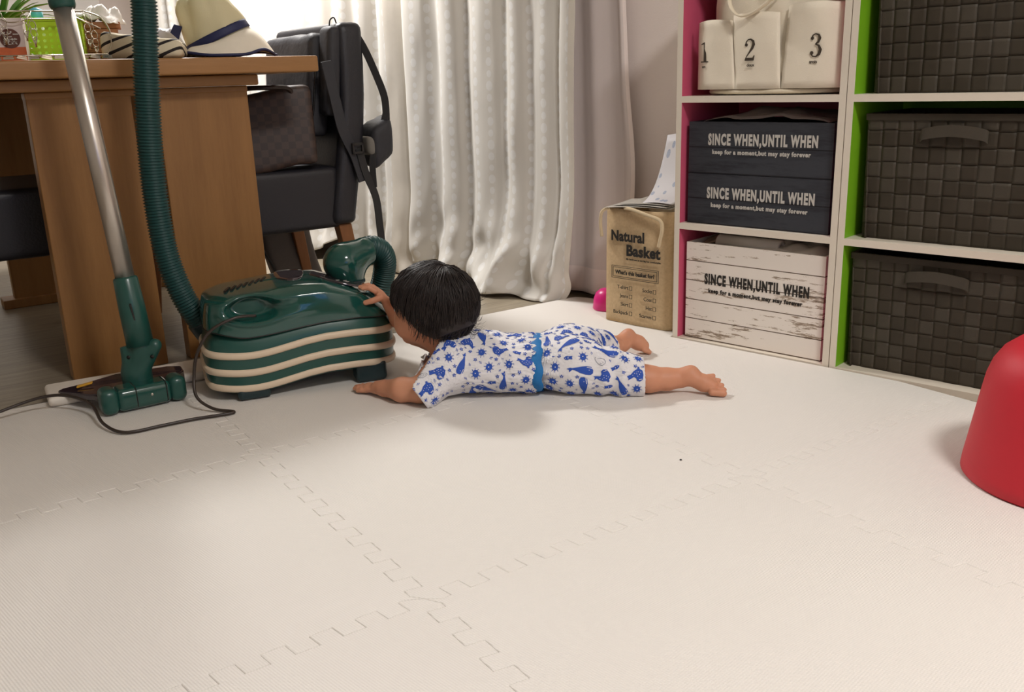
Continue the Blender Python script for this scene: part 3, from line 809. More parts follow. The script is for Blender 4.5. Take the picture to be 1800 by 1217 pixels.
# sheer
sh = N('sheer_voile'); sh.set(col=srgb(240, 228, 225), rough=0.8, alpha=0.86, spec=0.2)
tr = sh.n('ShaderNodeBsdfTranslucent'); tr.inputs[0].default_value = srgb(214, 200, 200)
M['sheer'] = sh.m
ks = [(-0.62, 0.0), (-0.585, 0.006), (-0.56, 0.0), (-0.53, -0.004), (-0.505, 0.006), (-0.48, 0.009), (-0.455, 0.002), (-0.43, -0.004), (-0.40, 0.002), (-0.375, 0.005), (-0.35, 0.0), (-0.335, -0.006), (-0.322, 0.002)]
hem = plain('voile_hem', srgb(242, 228, 224), 0.8)
def sheer():
    K = catmull([(x, y, 0) for x, y in ks], 10); n = len(K); nz = 60; vs = []; s = [0.0]; uv = []
    for a, b in zip(K[:-1], K[1:]): s.append(s[-1]+(b-a).length)
    for j in range(nz+1):
        z = 0.006+(1.98-0.006)*(j/nz)**1.2
        for i in range(n):
            k = i/(n-1)
            dx = 0.035*k*k*math.exp(-((z-0.34)/0.26)**2) + 0.006*k*noise.noise(Vector((z*5, 0, 3)))
            vs.append((K[i].x+dx, 0.235+K[i].y-0.012*k*math.exp(-(z/0.3)**2)+0.003*noise.noise(Vector((K[i].x*8, z*2, 1))), z)); uv.append((s[i], z))
    fs, mi = [], []
    for j in range(nz):
        for i in range(n-1):
            a = j*n+i; fs.append((a, a+1, a+n+1, a+n)); mi.append(1 if (i > n-8 or vs[a][2] < 0.075) else 0)
    o = mesh('sheer_curtain', vs, fs, [M['sheer'], hem], None, True, mi=mi, uv=uv)
    q = o.modifiers.new('s', 'SOLIDIFY'); q.thickness = 0.0009
    o.location = WO; o.rotation_euler = (0, 0, WALL_A)
    tag(o, 'thin mauve grey sheer curtain hanging between the brocade curtain and shelves', 'curtain')
sheer()
# curtain rod above the frame
o = tube('curtain_rod', [(-3.1, 0, 0), (-0.2, 0, 0)], 0.012, plain('rod_metal', srgb(200, 196, 188), 0.3, 0.8)); o.location = W(0, 0.165, 1.995); o.rotation_euler = (0, 0, WALL_A)
tag(o, 'metal curtain rod carrying the white curtains', 'rod')
# ================================================================ dining table (mat directions)
def rebase(t, base):
    """moves the root to its foot without moving its parts"""
    for c in [o for o in COL.objects if o.parent == t]: c.location = Vector(c.location)-Vector(base)
    t.location = T(base[0], base[1], base[2]); return t
TZ = 0.697
t = thing('dining_table', 'honey wood dining table on broad plank legs at the upper left', 'table', T(0, 0, 0), TILE_A)
o = box('tabletop', -0.36, 0.452, 1.235, 2.72, TZ-0.037, TZ, M['oak_top'], t, 0.005)
o = box('apron', -0.26, 0.318, 1.285, 2.66, TZ-0.063, TZ-0.038, M['oak_top'], t, 0.004)
for y in (1.33, 2.28):
    box('leg', -0.180, 0.034, y, y+0.045, FZ, TZ-0.064, M['oak'], t, 0.003)
    box('leg', 0.088, 0.303, y, y+0.045, FZ, TZ-0.064, M['oak'], t, 0.003)
    box('leg_crosspiece', -0.181, 0.304, y-0.002, y+0.047, TZ-0.078, TZ-0.0632, M['oak_top'], t, 0.003)
for x0, x1 in ((-0.215, 0.06), (0.07, 0.33)): box('foot_plinth', x0, x1, 2.262, 2.345, FZ, FZ+0.028, M['oak'], t, 0.003)
rebase(t, (0.05, 1.9, FZ))

# ---- chairs
M['leather'] = plain('dark_leather', srgb(34, 34, 40), 0.42, var=0.08, vscale=8, bump=0.0006, bscale=180)
def rcushion(name, lo, hi, r, mat, par, fn=None, vox=0.006):
    """rounded upholstered block as one smooth mesh"""
    lo, hi = Vector(lo), Vector(hi); bm = bmesh.new()
    bmesh.ops.create_cube(bm, size=1.0)
    c, s = (lo+hi)/2, hi-lo
    for v in bm.verts: v.co = Vector((c.x+v.co.x*s.x, c.y+v.co.y*s.y, c.z+v.co.z*s.z))
    bmesh.ops.bevel(bm, geom=list(bm.edges)+list(bm.verts), offset=r, segments=4, profile=0.6, affect='EDGES')
    bmesh.ops.subdivide_edges(bm, edges=[e for e in bm.edges if e.calc_length() > 0.06], cuts=5, use_grid_fill=True)
    if fn:
        for v in bm.verts: v.co = fn(v.co)
    me = bpy.data.meshes.new(name); bm.to_mesh(me); bm.free(); return link(name, me, mat, par, True)
def chair(label, loc, rz):
    """local: seat faces -x, back at +x, width along y, origin on floor under the near rear corner"""
    t = thing('dining_chair', label, 'chair', loc, rz, 'dark leather dining chairs')
    rcushion('seat', (-0.50, 0.0, 0.255), (-0.04, 0.44, 0.425), 0.022, M['leather'], t)
    def lean(v): k = max(0, v.z-0.3); return Vector((v.x-0.028*(1 if v.z < 0.3 else 1)+0.11*k+0.02*math.sin(k*6)-0.0, v.y, v.z))
    rcushion('backrest', (-0.045, -0.012, 0.262), (0.030, 0.452, 0.800), 0.026, M['leather'], t, lean)
    for (x, y, dx, dy) in ((-0.46, 0.03, -0.02, -0.01), (-0.46, 0.41, -0.02, 0.01), (-0.03, 0.03, 0.04, -0.01), (-0.03, 0.41, 0.04, 0.01)):
        f = MB(); a, b = 0.020, 0.015
        vs = [(x-a, y-a, 0.262), (x+a, y-a, 0.262), (x+a, y+a, 0.262), (x-a, y+a, 0.262)]
        lo_ = [(x+dx-b, y+dy-b, 0), (x+dx+b, y+dy-b, 0), (x+dx+b, y+dy+b, 0), (x+dx-b, y+dy+b, 0)]
        f.add(lo_+vs, BF); f.out('leg', M['leg_wood'], t, bw=0.003)
    return t
CH = chair('dark leather dining chair at the right of the table, bags hung on it', T(0.625, 1.47, FZ), TILE_A)
CL = chair('dark leather dining chair at the left of the table, mostly cut off', T(-0.50, 2.02, FZ), TILE_A+PI)

# ---- checked handbag standing on the chair seat
k = N('brown_check'); v = k.coord('Object'); ch = k.n('ShaderNodeTexChecker'); k.l(v, ch.inputs['Vector']); ch.inputs['Scale'].default_value = 55
ch.inputs['Color1'].default_value = srgb(50, 36, 31); ch.inputs['Color2'].default_value = srgb(66, 48, 41)
k.set(col=ch.outputs['Color'], rough=0.5)
t = thing('handbag', 'brown checked handbag standing on the right dining chair', 'handbag', T(0.425, 1.53, FZ+0.426), TILE_A-0.25)
def hb(v): kz = v.z/0.25; return Vector((v.x*(1+0.0*kz), v.y*(1-0.45*kz), v.z+0.012*math.sin(v.x*20)))
rcushion('bag_body', (-0.15, -0.07, 0.0), (0.11, 0.07, 0.205), 0.02, k.m, t, hb)
dkl = plain('brown_leather', srgb(44, 28, 22), 0.4)
for y in (-0.03, 0.03): tube('handle', catmull([(-0.08, y, 0.18), (-0.07, y*1.7, 0.208), (-0.01, y*2.4, 0.212), (0.05, y*1.7, 0.208), (0.06, y, 0.18)], 6), 0.006, dkl, t)
v_, f_ = lathe([(0.001, 0), (0.007, 0), (0.007, 0.004), (0.001, 0.005)], 14); mesh('rivet', [(0.045+x, -0.062-z, 0.028+y) for x, y, z in v_], f_, plain('brass', srgb(190, 150, 90), 0.25, 1.0), t, True)

# ---- sling backpack hung over the chair back
M['nylon'] = plain('dark_grey_nylon', srgb(44, 44, 49), 0.6, var=0.12, vscale=20, bump=0.0012, bscale=60)
M['nylon2'] = plain('light_grey_nylon', srgb(120, 116, 108), 0.7, bump=0.0006, bscale=100)
M['web'] = plain('black_webbing', srgb(38, 37, 38), 0.7, bump=0.0004, bscale=500)
t = thing('backpack', 'dark grey nylon sling backpack hung over the right chair back', 'backpack', T(0.625, 1.47, FZ), TILE_A)
def wrap(v):
    n = noise.noise(Vector((v.x*18, v.y*18, v.z*14))); return Vector((v.x+0.10*max(0, v.z-0.3)+0.006*n, v.y+0.004*n, v.z+0.006*n))
rcushion('bag_body', (-0.115, 0.055, 0.500), (-0.055, 0.40, 0.775), 0.025, M['nylon'], t, wrap)
rcushion('shoulder_pad', (-0.088, -0.010, 0.560), (-0.050, 0.060, 0.790), 0.018, M['nylon'], t, wrap)
def ribbon(name, pts, w, th, mat, par, wdir=(0, 1, 0), n=6):
    P = catmull(pts, n); f = []; vs = []
    for i, p in enumerate(P):
        tt = (P[min(i+1, len(P)-1)]-P[max(i-1, 0)]).normalized(); wd = Vector(wdir); wd = (wd-tt*wd.dot(tt)).normalized(); nn = tt.cross(wd)
        for a, b in ((-1, -1), (1, -1), (1, 1), (-1, 1)): vs.append(p+wd*(a*w/2)+nn*(b*th/2))
    for i in range(len(P)-1):
        for q in range(4): f.append((i*4+q, i*4+(q+1) % 4, i*4+4+(q+1) % 4, i*4+4+q))
    f += [(3, 2, 1, 0), tuple(range(len(vs)-4, len(vs)))]
    o = mesh(name, vs, f, mat, par); bevel(o, th*0.3); return o
ribbon('strap', [(-0.060, -0.020, 0.70), (-0.045, -0.026, 0.60), (-0.030, -0.026, 0.52), (0.000, -0.026, 0.45), (0.018, -0.030, 0.38)], 0.030, 0.006, M['nylon'], t, (1, 0, 0))
ribbon('strap', [(0.036, 0.02, 0.790), (0.062, 0.0, 0.735), (0.090, -0.01, 0.660), (0.105, -0.02, 0.600), (0.106, -0.02, 0.540)], 0.020, 0.004, M['web'], t, (0.82, -0.57, 0))
ribbon('strap', [(0.012, -0.028, 0.470), (0.026, -0.032, 0.40), (0.050, -0.034, 0.330), (0.056, -0.034, 0.240), (0.064, -0.034, 0.10), (0.066, -0.034, 0.02)], 0.024, 0.003, M['web'], t, (1, 0.2, 0))
ribbon('strap', [(0.106, -0.02, 0.560), (0.085, -0.02, 0.500), (0.052, -0.028, 0.440), (0.048, -0.030, 0.36)], 0.018, 0.003, M['web'], t, (0.82, -0.57, 0))
def pou(v):
    n = noise.noise(Vector((v.x*20, v.y*20, v.z*20))); k = (v.x-0.03)/0.13; return Vector((v.x, v.y*(1.0), v.z-0.055+0.075*k*1.0+0.006*n-0.06*max(0, 1-k)*(1 if v.z < 0.5 else -0.1)))
rcushion('pouch', (0.052, -0.035, 0.430), (0.122, 0.055, 0.545), 0.026, M['nylon'], t, lambda v: Vector((v.x+0.004*noise.noise(v*30), v.y, v.z+0.55*(v.x-0.10)+0.008*noise.noise(v*25))))
rcushion('pouch_lining', (0.040, -0.030, 0.440), (0.088, 0.030, 0.492), 0.015, M['nylon2'], t, lambda v: Vector((v.x, v.y, v.z-0.35*(v.x-0.07))))
f = MB(); f.box(-0.012, 0.022, -0.040, -0.033, 0.455, 0.462); f.box(-0.012, 0.022, -0.040, -0.033, 0.478, 0.485); f.box(-0.012, -0.006, -0.040, -0.033, 0.455, 0.485); f.box(0.016, 0.022, -0.040, -0.033, 0.455, 0.485)
f.out('buckle', M['black'], t, bw=0.001)
tube('loop', catmull([(-0.020, 0.03, 0.785), (-0.016, 0.03, 0.806), (-0.004, 0.03, 0.812), (0.002, 0.03, 0.795)], 6), 0.0020, M['web'], t)
tube('zip', catmull([(-0.077, 0.058, 0.56), (-0.062, 0.054, 0.66), (-0.050, 0.062, 0.755)], 6), 0.003, M['black'], t)
# slack strap loop and a grey bag under the chair
t = thing('cloth_bag', 'grey cloth bag with dark piping slumped under the right chair', 'bag', T(0.60, 1.90, FZ), TILE_A)
def lb(v): k = (v.z)/0.24; return Vector((v.x-0.10*k+0.05*k*k, v.y*(1-0.5*k), v.z))
rcushion('bag_body', (-0.06, -0.03, 0.0), (0.10, 0.03, 0.235), 0.02, plain('mid_grey_cloth', srgb(92, 84, 80), 0.8), t, lb)
tube('piping', catmull([(-0.062, -0.03, 0.02), (-0.09, -0.026, 0.10), (-0.125, -0.02, 0.18), (-0.12, -0.015, 0.235)], 6), 0.004, M['web'], t)
# yellow bag far left
def yb_(v): n = noise.noise(v*12); return Vector((v.x*(1-0.25*v.z/0.16)+0.01*n, v.y, v.z+0.012*n))
o = rcushion('plastic_bag', (-0.14, -0.08, 0.001), (0.09, 0.08, 0.16), 0.035, plain('yellow_plastic', srgb(226, 204, 60), 0.4, var=0.15, vscale=12), None, yb_)
o.location = T(-0.40, 2.62, FZ); o.rotation_euler = (0, 0, TILE_A); tag(o, 'yellow plastic bag on the floor at the far left edge', 'bag')
# ================================================================ things on the table
# sun hat: crown leaning left on a drooping brim
M['hat'] = plain('cream_cotton', srgb(214, 204, 166), 0.85, var=0.04, bump=0.0004, bscale=500)
M['hat_in'] = plain('white_cotton', srgb(236, 228, 210), 0.85)
M['navy'] = plain('navy_ribbon', srgb(30, 36, 78), 0.6, bump=0.0003, bscale=500)
HP = (0.262, 1.385, TZ)
t = thing('sun_hat', 'cream sun hat with navy band and bow on the table corner', 'hat', T(*HP), 0.0)
tilt = Matrix.Rotation(-0.40, 4, 'Y') @ Matrix.Rotation(0.10, 4, 'X')
def hatp(r, a, z, sq=0.84):
    p = tilt @ Vector((r*math.cos(a), r*math.sin(a)*sq, z)); p.z += 0.040; p.x += 0.006; return p
seg = 84; vs, fs = [], []
prof = [(0.078, 0.0), (0.077, 0.020), (0.074, 0.040), (0.071, 0.060), (0.067, 0.082), (0.062, 0.100), (0.054, 0.112), (0.038, 0.112), (0.018, 0.104), (0.002, 0.100)]
for i, (r, z) in enumerate(prof):
    for k_ in range(seg):
        a = 2*PI*k_/seg; n = noise.noise(Vector((math.cos(a)*2.2, math.sin(a)*2.2, z*18)))
        dent = -0.014*math.exp(-((a-4.1)/0.45)**2)*min(1, z/0.05)
        vs.append(hatp(r*(1+0.08*n*min(1, z/0.02))+dent, a, z+0.008*n*(z/0.1)))
for i in range(len(prof)-1):
    for k_ in range(seg): fs.append((i*seg+k_, i*seg+(k_+1) % seg, (i+1)*seg+(k_+1) % seg, (i+1)*seg+k_))
o = mesh('crown', vs, fs, M['hat'], t, True); s = o.modifiers.new('s', 'SOLIDIFY'); s.thickness = 0.0015; s.offset = -1
vs, fs = [], []; R = 12
for i in range(R+1):
    k = i/R
    for q in range(seg):
        a = 2*PI*q/seg; p0 = hatp(0.078, a, 0.0); p0.z = max(p0.z, 0.003)
        ro = 0.122+0.006*math.cos(a)+0.005*math.sin(3*a+0.6)
        z1_ = 0.003+0.010*max(0, math.sin(2*a-0.4))**2+0.012*math.exp(-((a-5.9)/0.28)**2)
        p1 = Vector((0.004+ro*math.cos(a), ro*0.88*math.sin(a), z1_))
        p = p0.lerp(p1, k); p.z += 0.010*math.sin(PI*k)*(p0.z > 0.02)
        vs.append(p)
for i in range(R):
    for q in range(seg): fs.append((i*seg+q, i*seg+(q+1) % seg, (i+1)*seg+(q+1) % seg, (i+1)*seg+q))
o = mesh('brim', vs, fs, M['hat_in'], t, True); s = o.modifiers.new('s', 'SOLIDIFY'); s.thickness = 0.0015; s.offset = 1
rim = [Vector(vs[R*seg+q])+Vector((0, 0, 0.0022)) for q in range(seg)]
tube('brim_trim', rim, 0.0036, M['navy'], t, 6, closed=True)
vs, fs = [], []
for i, z in enumerate((0.001, 0.008, 0.015, 0.020)):
    for q in range(seg): a = 2*PI*q/seg; p = hatp(0.0800-0.0008*i, a, z); p.z = max(p.z, 0.004+z); vs.append(p)
for i in range(3):
    for q in range(seg): fs.append((i*seg+q, i*seg+(q+1) % seg, (i+1)*seg+(q+1) % seg, (i+1)*seg+q))
o = mesh('hat_band', vs, fs, M['navy'], t, True); s = o.modifiers.new('s', 'SOLIDIFY'); s.thickness = 0.0018; s.offset = 1
f = MB()
f.add([(-0.078, -0.040, 0.042), (-0.060, -0.062, 0.024), (-0.076, -0.084, 0.006), (-0.108, -0.076, 0.010), (-0.090, -0.058, 0.036)], [(0, 1, 2, 3, 4)])
f.add([(-0.080, -0.038, 0.046), (-0.068, -0.040, 0.074), (-0.086, -0.036, 0.080), (-0.098, -0.034, 0.062)], [(0, 1, 2, 3)])
o = f.out('bow', M['navy'], t); s = o.modifiers.new('s', 'SOLIDIFY'); s.thickness = 0.004
# striped pouch
k = N('striped_cloth'); v = k.coord('Object', (1, 1, 1), (0.25, 0.35, 0)); sep = k.n('ShaderNodeSeparateXYZ'); k.l(v, sep.inputs[0])
m_ = k.math('GREATER_THAN', k.math('FRACT', k.math('MULTIPLY', sep.outputs[2], 1/0.021)), 0.72); k.set(col=k.mix(m_, srgb(218, 206, 178), srgb(38, 32, 30)), rough=0.85)
o = rcushion('striped_pouch', (-0.075, -0.055, 0.0), (0.095, 0.055, 0.050), 0.020, k.m, None, lambda v: Vector((v.x, v.y, v.z*(1-0.25*v.x/0.09)+(0.004*noise.noise(v*30) if v.z > 0.01 else 0))))
o.location = T(0.070, 1.330, TZ+0.0006); o.rotation_euler = (0, 0, 0.2); tag(o, 'cream and black striped cloth pouch beside the hat on the table', 'pouch')
# green perforated basket
M['lime'] = plain('lime_plastic', srgb(176, 214, 24), 0.4, var=0.02)
t = thing('plastic_basket', 'lime green perforated plastic basket on the table', 'basket', T(-0.112, 1.455, TZ+0.0005), 0.36)
def perf(name, p0, ux, w, h, par, cols, rows):
    """panel with real round holes, in the x,z plane"""
    f = MB(); cw, ch = w/cols, h/rows; rr = min(cw, ch)*0.27
    for r in range(rows):
        for c in range(cols):
            x0, z0 = c*cw, r*ch; solid = (r in (0, rows-1) or c in (0, cols-1))
            if solid:
                P = [(x0, z0), (x0+cw, z0), (x0+cw, z0+ch), (x0, z0+ch)]; f.add([p0+ux*x+Vector((0, 0, z)) for x, z in P], [(0, 1, 2, 3)])
            else:
                out, inn = [], []
                for q in range(12):
                    a = 2*PI*q/12+PI/4; ca, sa = math.cos(a), math.sin(a); m = max(abs(ca), abs(sa))
                    out.append((x0+cw/2+cw/2*ca/m, z0+ch/2+ch/2*sa/m)); inn.append((x0+cw/2+rr*ca, z0+ch/2+rr*sa))
                f.add([p0+ux*x+Vector((0, 0, z)) for x, z in out+inn], [(q, (q+1) % 12, 12+(q+1) % 12, 12+q) for q in range(12)])
    o = f.out(name, M['lime'], par); s = o.modifiers.new('s', 'SOLIDIFY'); s.thickness = 0.002; return o
V3 = Vector
perf('basket_side', V3((-0.09, -0.06, 0)), V3((1, 0, 0)), 0.18, 0.088, t, 13, 7); perf('basket_side', V3((0.09, -0.06, 0)), V3((0, 1, 0)), 0.12, 0.088, t, 8, 7)
perf('basket_side', V3((0.09, 0.06, 0)), V3((-1, 0, 0)), 0.18, 0.088, t, 13, 7); perf('basket_side', V3((-0.09, 0.06, 0)), V3((0, -1, 0)), 0.12, 0.088, t, 8, 7)
box('basket_base', -0.09, 0.09, -0.06, 0.06, 0, 0.003, M['lime'], t)
f = MB()
for a, b, c, d in ((-0.094, 0.094, -0.064, -0.058), (-0.094, 0.094, 0.058, 0.064), (-0.094, -0.088, -0.064, 0.064), (0.088, 0.094, -0.064, 0.064)): f.box(a, b, c, d, 0.085, 0.092)
f.out('rim', M['lime'], t)
# tea carton
t = thing('tea_carton', 'small white and orange paper carton of baby barley tea', 'carton', T(-0.186, 1.325, TZ+0.0005), 0.30)
box('carton_body', -0.027, 0.027, -0.018, 0.018, 0, 0.085, plain('carton_white', srgb(226, 212, 206), 0.5), t, 0.001)
f = MB(); f.box(-0.0268, 0.0268, -0.0188, 0.0, 0.0005, 0.028); f.out('carton_lower', plain('carton_orange', srgb(206, 106, 62), 0.5, var=0.2, vscale=60), t)
v_, f_ = lathe([(0.0005, 0), (0.0195, 0), (0.0195, 0.0006), (0.0005, 0.0008)], 28); mesh('brown_circle', [(x, -0.0188-z, 0.045+y) for x, y, z in v_], f_, plain('carton_brown', srgb(96, 56, 44), 0.6), t)
text('ベビー', 0.0135, M['ink_w'], t, (-0.0185, -0.0202, 0.048), sx=0.9, bold=0.0004); text('麦茶', 0.0135, M['ink_w'], t, (-0.0135, -0.0202, 0.034), bold=0.0004)
# slatted wooden box
t = thing('wooden_box', 'ribbed reddish brown wooden box behind the lime green basket', 'box', T(0.030, 1.500, TZ+0.0005), 0.36)
wd = plain('red_brown_wood', srgb(156, 102, 66), 0.5, var=0.1)
for i in range(7): box('slat_tray', -0.055, 0.035+0.004*(i % 2)-(0.0), -0.03, 0.03, i*0.0105, i*0.0105+0.0095, wd, t)
box('box_lid', -0.057, 0.042, -0.033, 0.033, 0.0735, 0.088, wd, t, 0.002)
# tissues, blue cap, clear bag, green cloth
o = crumpled('tissue', -0.06, 0.06, -0.03, 0.03, 0, 0.055, plain('white_tissue', srgb(240, 236, 230), 0.8), 'crumpled white tissue on the ribbed wooden box', 'tissue', seed=31, amp=0.9)
o.location = T(0.018, 1.500, TZ+0.084); o.rotation_euler = (0, 0, 0)
v_, f_ = lathe([(0.001, 0), (0.012, 0), (0.014, 0.008), (0.013, 0.022), (0.004, 0.026), (0.001, 0.026)], 20)
t = thing('bottle', 'small bottle with a light blue cap inside the lime basket', 'bottle', T(-0.112, 1.455, TZ+0.004), 0)
mesh('bottle_body', *[*lathe([(0.001, 0), (0.014, 0), (0.014, 0.085), (0.001, 0.087)], 20)], plain('bottle_white', srgb(220, 220, 216), 0.4), t, True)
mesh('cap', [(x, y, z+0.087) for x, y, z in v_], f_, plain('sky_blue_plastic', srgb(90, 184, 216), 0.35), t, True)
o = crumpled('plastic_bag', -0.10, 0.09, 0.0, 0.05, 0, 0.11, plain('grey_plastic_bag', srgb(196, 196, 202), 0.35), 'pale grey plastic bag behind the striped pouch on the table', 'bag', seed=41, amp=0.5)
o.location = T(0.14, 1.53, TZ+0.004); o.rotation_euler = (0, 0, 0)
# potted plant behind: a fan of long leaves
t = thing('potted_plant', 'leafy green plant behind the lime basket at the top left corner', 'plant', T(-0.17, 1.66, TZ+0.0005), 0)
v_, f_ = lathe([(0.001, 0), (0.035, 0), (0.045, 0.07), (0.041, 0.07), (0.038, 0.06), (0.001, 0.06)], 24); mesh('pot', v_, f_, plain('clay_pot', srgb(96, 70, 56), 0.7), t, True)
lf = plain('leaf_green', srgb(76, 122, 38), 0.45, var=0.3, vscale=9)
for i in range(34):
    a = random.uniform(0, 2*PI); L_ = random.uniform(0.10, 0.19); dr = random.uniform(0.3, 1.1); P = []
    for q in range(7):
        k_ = q/6; P.append(Vector((math.cos(a)*L_*k_*dr, math.sin(a)*L_*k_*dr, 0.06+L_*k_*(1.1-0.7*k_*dr))))
    vs, fs = [], []
    for q, p in enumerate(P):
        w = 0.010*math.sin(PI*min(1, (q+0.6)/6.6)); sd = Vector((-math.sin(a), math.cos(a), 0)); vs += [p-sd*w, p+Vector((0, 0, -w*0.4)), p+sd*w]
    for q in range(6): fs += [(q*3, q*3+1, q*3+4, q*3+3), (q*3+1, q*3+2, q*3+5, q*3+4)]
    o = mesh('leaf', vs, fs, lf, t, True); s = o.modifiers.new('s', 'SOLIDIFY'); s.thickness = 0.0006
# laundry hanger: wire frames with pegs lying on the table edge
steel = plain('steel_wire', srgb(196, 188, 172), 0.22, 1.0)
t = thing('laundry_hanger', 'steel wire laundry hanger with dangling pegs at the table front', 'hanger', T(0.045, 0, TZ), TILE_A)
x0, x1, y0, y1, hz = -0.35, -0.06, 1.262, 1.34, 0.010
f = MB()
for z in (0.010,): f.tube([(x0, y0, z), (x1, y0, z)], 0.0016, 6); f.tube([(x0, y1, z), (x1, y1, z)], 0.0016, 6); f.tube([(x1, y0, z), (x1+0.005, (y0+y1)/2, z+0.004), (x1, y1, z)], 0.0016, 6)
f.out('lower_wire_frame', steel, t, True)
f = MB()
f.tube([(x0, 1.33, 0.100), (-0.085, 1.33, 0.102)], 0.0016, 6); f.tube([(x0, 1.36, 0.086), (-0.10, 1.36, 0.088)], 0.0016, 6)
f.tube(catmull([(-0.085, 1.33, 0.102), (-0.055, 1.32, 0.090), (-0.04, 1.31, 0.062), (-0.045, 1.29, 0.03), (-0.06, 1.275, 0.010)], 5), 0.0016, 6)
f.tube(catmull([(-0.185, 1.33, 0.101), (-0.20, 1.30, 0.085), (-0.215, 1.29, 0.078), (-0.24, 1.30, 0.078), (-0.26, 1.33, 0.10)], 5), 0.0013, 6)
f.tube([(-0.14, 1.33, 0.108), (-0.062, 1.29, 0.064)], 0.0016, 6)
f.out('upper_wire_frame', steel, t, True)
px_ = [(-0.245, 0.055), (-0.205, 0.062), (-0.19, 0.05), (-0.115, 0.052), (-0.085, 0.044), (-0.072, 0.030)]
for i, (x, z) in enumerate(px_):
    f = MB(); y = 1.30+0.004*(i % 3)
    for k_ in range(2):
        zc = z+0.022-0.016*k_; f.tube([(x+0.006*math.cos(a), y+0.003*math.sin(a), zc+0.009*math.sin(a)) for a in [PI*2*n/10 for n in range(11)]], 0.0009, 5)
    f.tube([(x-0.004, y, z-0.002), (x+0.001, y, z-0.022)], 0.0016, 6); f.tube([(x+0.004, y, z-0.002), (x-0.001, y, z-0.022)], 0.0016, 6)
    f.tube([(x, y, z+0.032), (x, y+0.02, 0.10)], 0.0008, 5)
    f.out('wire_peg', steel, t, True)
for i in range(13):
    f = MB(); x = -0.345+i*0.0235; a = random.uniform(-0.5, 0.5); y = 1.262; M_ = Matrix.Translation((x, y, 0.0045)) @ Matrix.Rotation(a, 4, 'Z') @ Matrix.Rotation(0.2*(i % 2), 4, 'Y')
    f.box(-0.010, 0.010, -0.0025, 0.0025, -0.0015, 0.0015, M=M_); f.box(-0.009, 0.009, -0.0022, 0.0022, 0.0022, 0.0046, M=M_)
    f.out('wire_peg', steel, t)
# ================================================================ vacuum cleaner
M['vac'] = plain('glossy_green_plastic', srgb(24, 74, 66), 0.14, coat=0.5, var=0.05, vscale=6)
M['vac_m'] = plain('satin_green_plastic', srgb(32, 78, 70), 0.32, coat=0.1, var=0.05, vscale=6)
M['vac_d'] = plain('dark_green_plastic', srgb(24, 46, 50), 0.4)
M['band'] = plain('ivory_rubber', srgb(222, 202, 176), 0.45, var=0.02)
M['smoke'] = plain('smoked_plastic', srgb(52, 40, 46), 0.12, coat=0.6)
M['hose'] = plain('ribbed_green_hose', srgb(26, 68, 66), 0.42, var=0.05)
M['alu'] = N('brushed_aluminium').set(col=srgb(196, 188, 178), rough=0.32, metal=0.85).m
VA = 22.2*PI/180
VB = Vector((-0.610, -0.070, 0))
V = thing('vacuum_cleaner', 'green canister vacuum cleaner with ivory bands, hose and upright wand', 'vacuum cleaner', VB, VA)
VX0, VX1, VY0, VY1 = -0.030, 0.378, 0.0, 0.245
def vplan(n, inset=0.0, rx=0.0, e=4.2, front=0.0):
    """rounded plan outline; rx extra inset at the right end"""
    cx, cy = (VX0+VX1)/2, (VY0+VY1)/2; a, b = (VX1-VX0)/2-inset, (VY1-VY0)/2-inset; out = []
    for i in range(n):
        t = 2*PI*i/n; c, s = math.cos(t), math.sin(t)
        x = a*math.copysign(abs(c)**(2/e), c); y = b*math.copysign(abs(s)**(2/e), s)
        if x > 0: x -= rx*(x/a)**2
        out.append((cx+x, cy+y))
    return out
def sm(a, b, x): t = min(1, max(0, (x-a)/(b-a))); return t*t*(3-2*t)
def wave(x): return 0.021*sm(0.055, 0.225, x) - 0.007*sm(0.26, 0.38, x) + 0.004*(1-sm(-0.03, 0.05, x))
NP = 180
def loft(rows, name, mat, par, wv=True, top=False, bottom=False, fn=None):
    vs, fs = [], []
    for pl, z in rows:
        for (x, y) in pl:
            p = Vector((x, y, (z(x) if callable(z) else z + (wave(x) if wv else 0))))
            vs.append(fn(p) if fn else p)
    for j in range(len(rows)-1):
        for i in range(NP): a = j*NP+i; b = j*NP+(i+1) % NP; fs.append((a, b, b+NP, a+NP))
    if bottom: fs.append(tuple(reversed(range(NP))))
    if top: fs.append(tuple(range((len(rows)-1)*NP, len(rows)*NP)))
    return mesh(name, vs, fs, mat, par, True)
rows = [(vplan(NP, 0.030), 0.014), (vplan(NP, 0.014), 0.013), (vplan(NP, 0.004), 0.020), (vplan(NP, 0.001), 0.035), (vplan(NP, 0), 0.060), (vplan(NP, 0.001), 0.085),
        (vplan(NP, 0.003), 0.106), (vplan(NP, 0.008), 0.122), (vplan(NP, 0.014), 0.132), (vplan(NP, 0.022), 0.140), (vplan(NP, 0.04), 0.143)]
loft(rows, 'tub', M['vac_m'], V, bottom=True, top=True)
for zc, ins in ((0.0270, 0.002), (0.0610, 0.0), (0.0970, 0.002)):
    h = 0.0080; rows = [(vplan(NP, ins+0.003), zc-h), (vplan(NP, ins-0.003), zc-h*0.85), (vplan(NP, ins-0.0048), zc-h*0.35), (vplan(NP, ins-0.0048), zc+h*0.35), (vplan(NP, ins-0.003), zc+h*0.85), (vplan(NP, ins+0.003), zc+h)]
    loft(rows, 'ivory_band', M['band'], V)
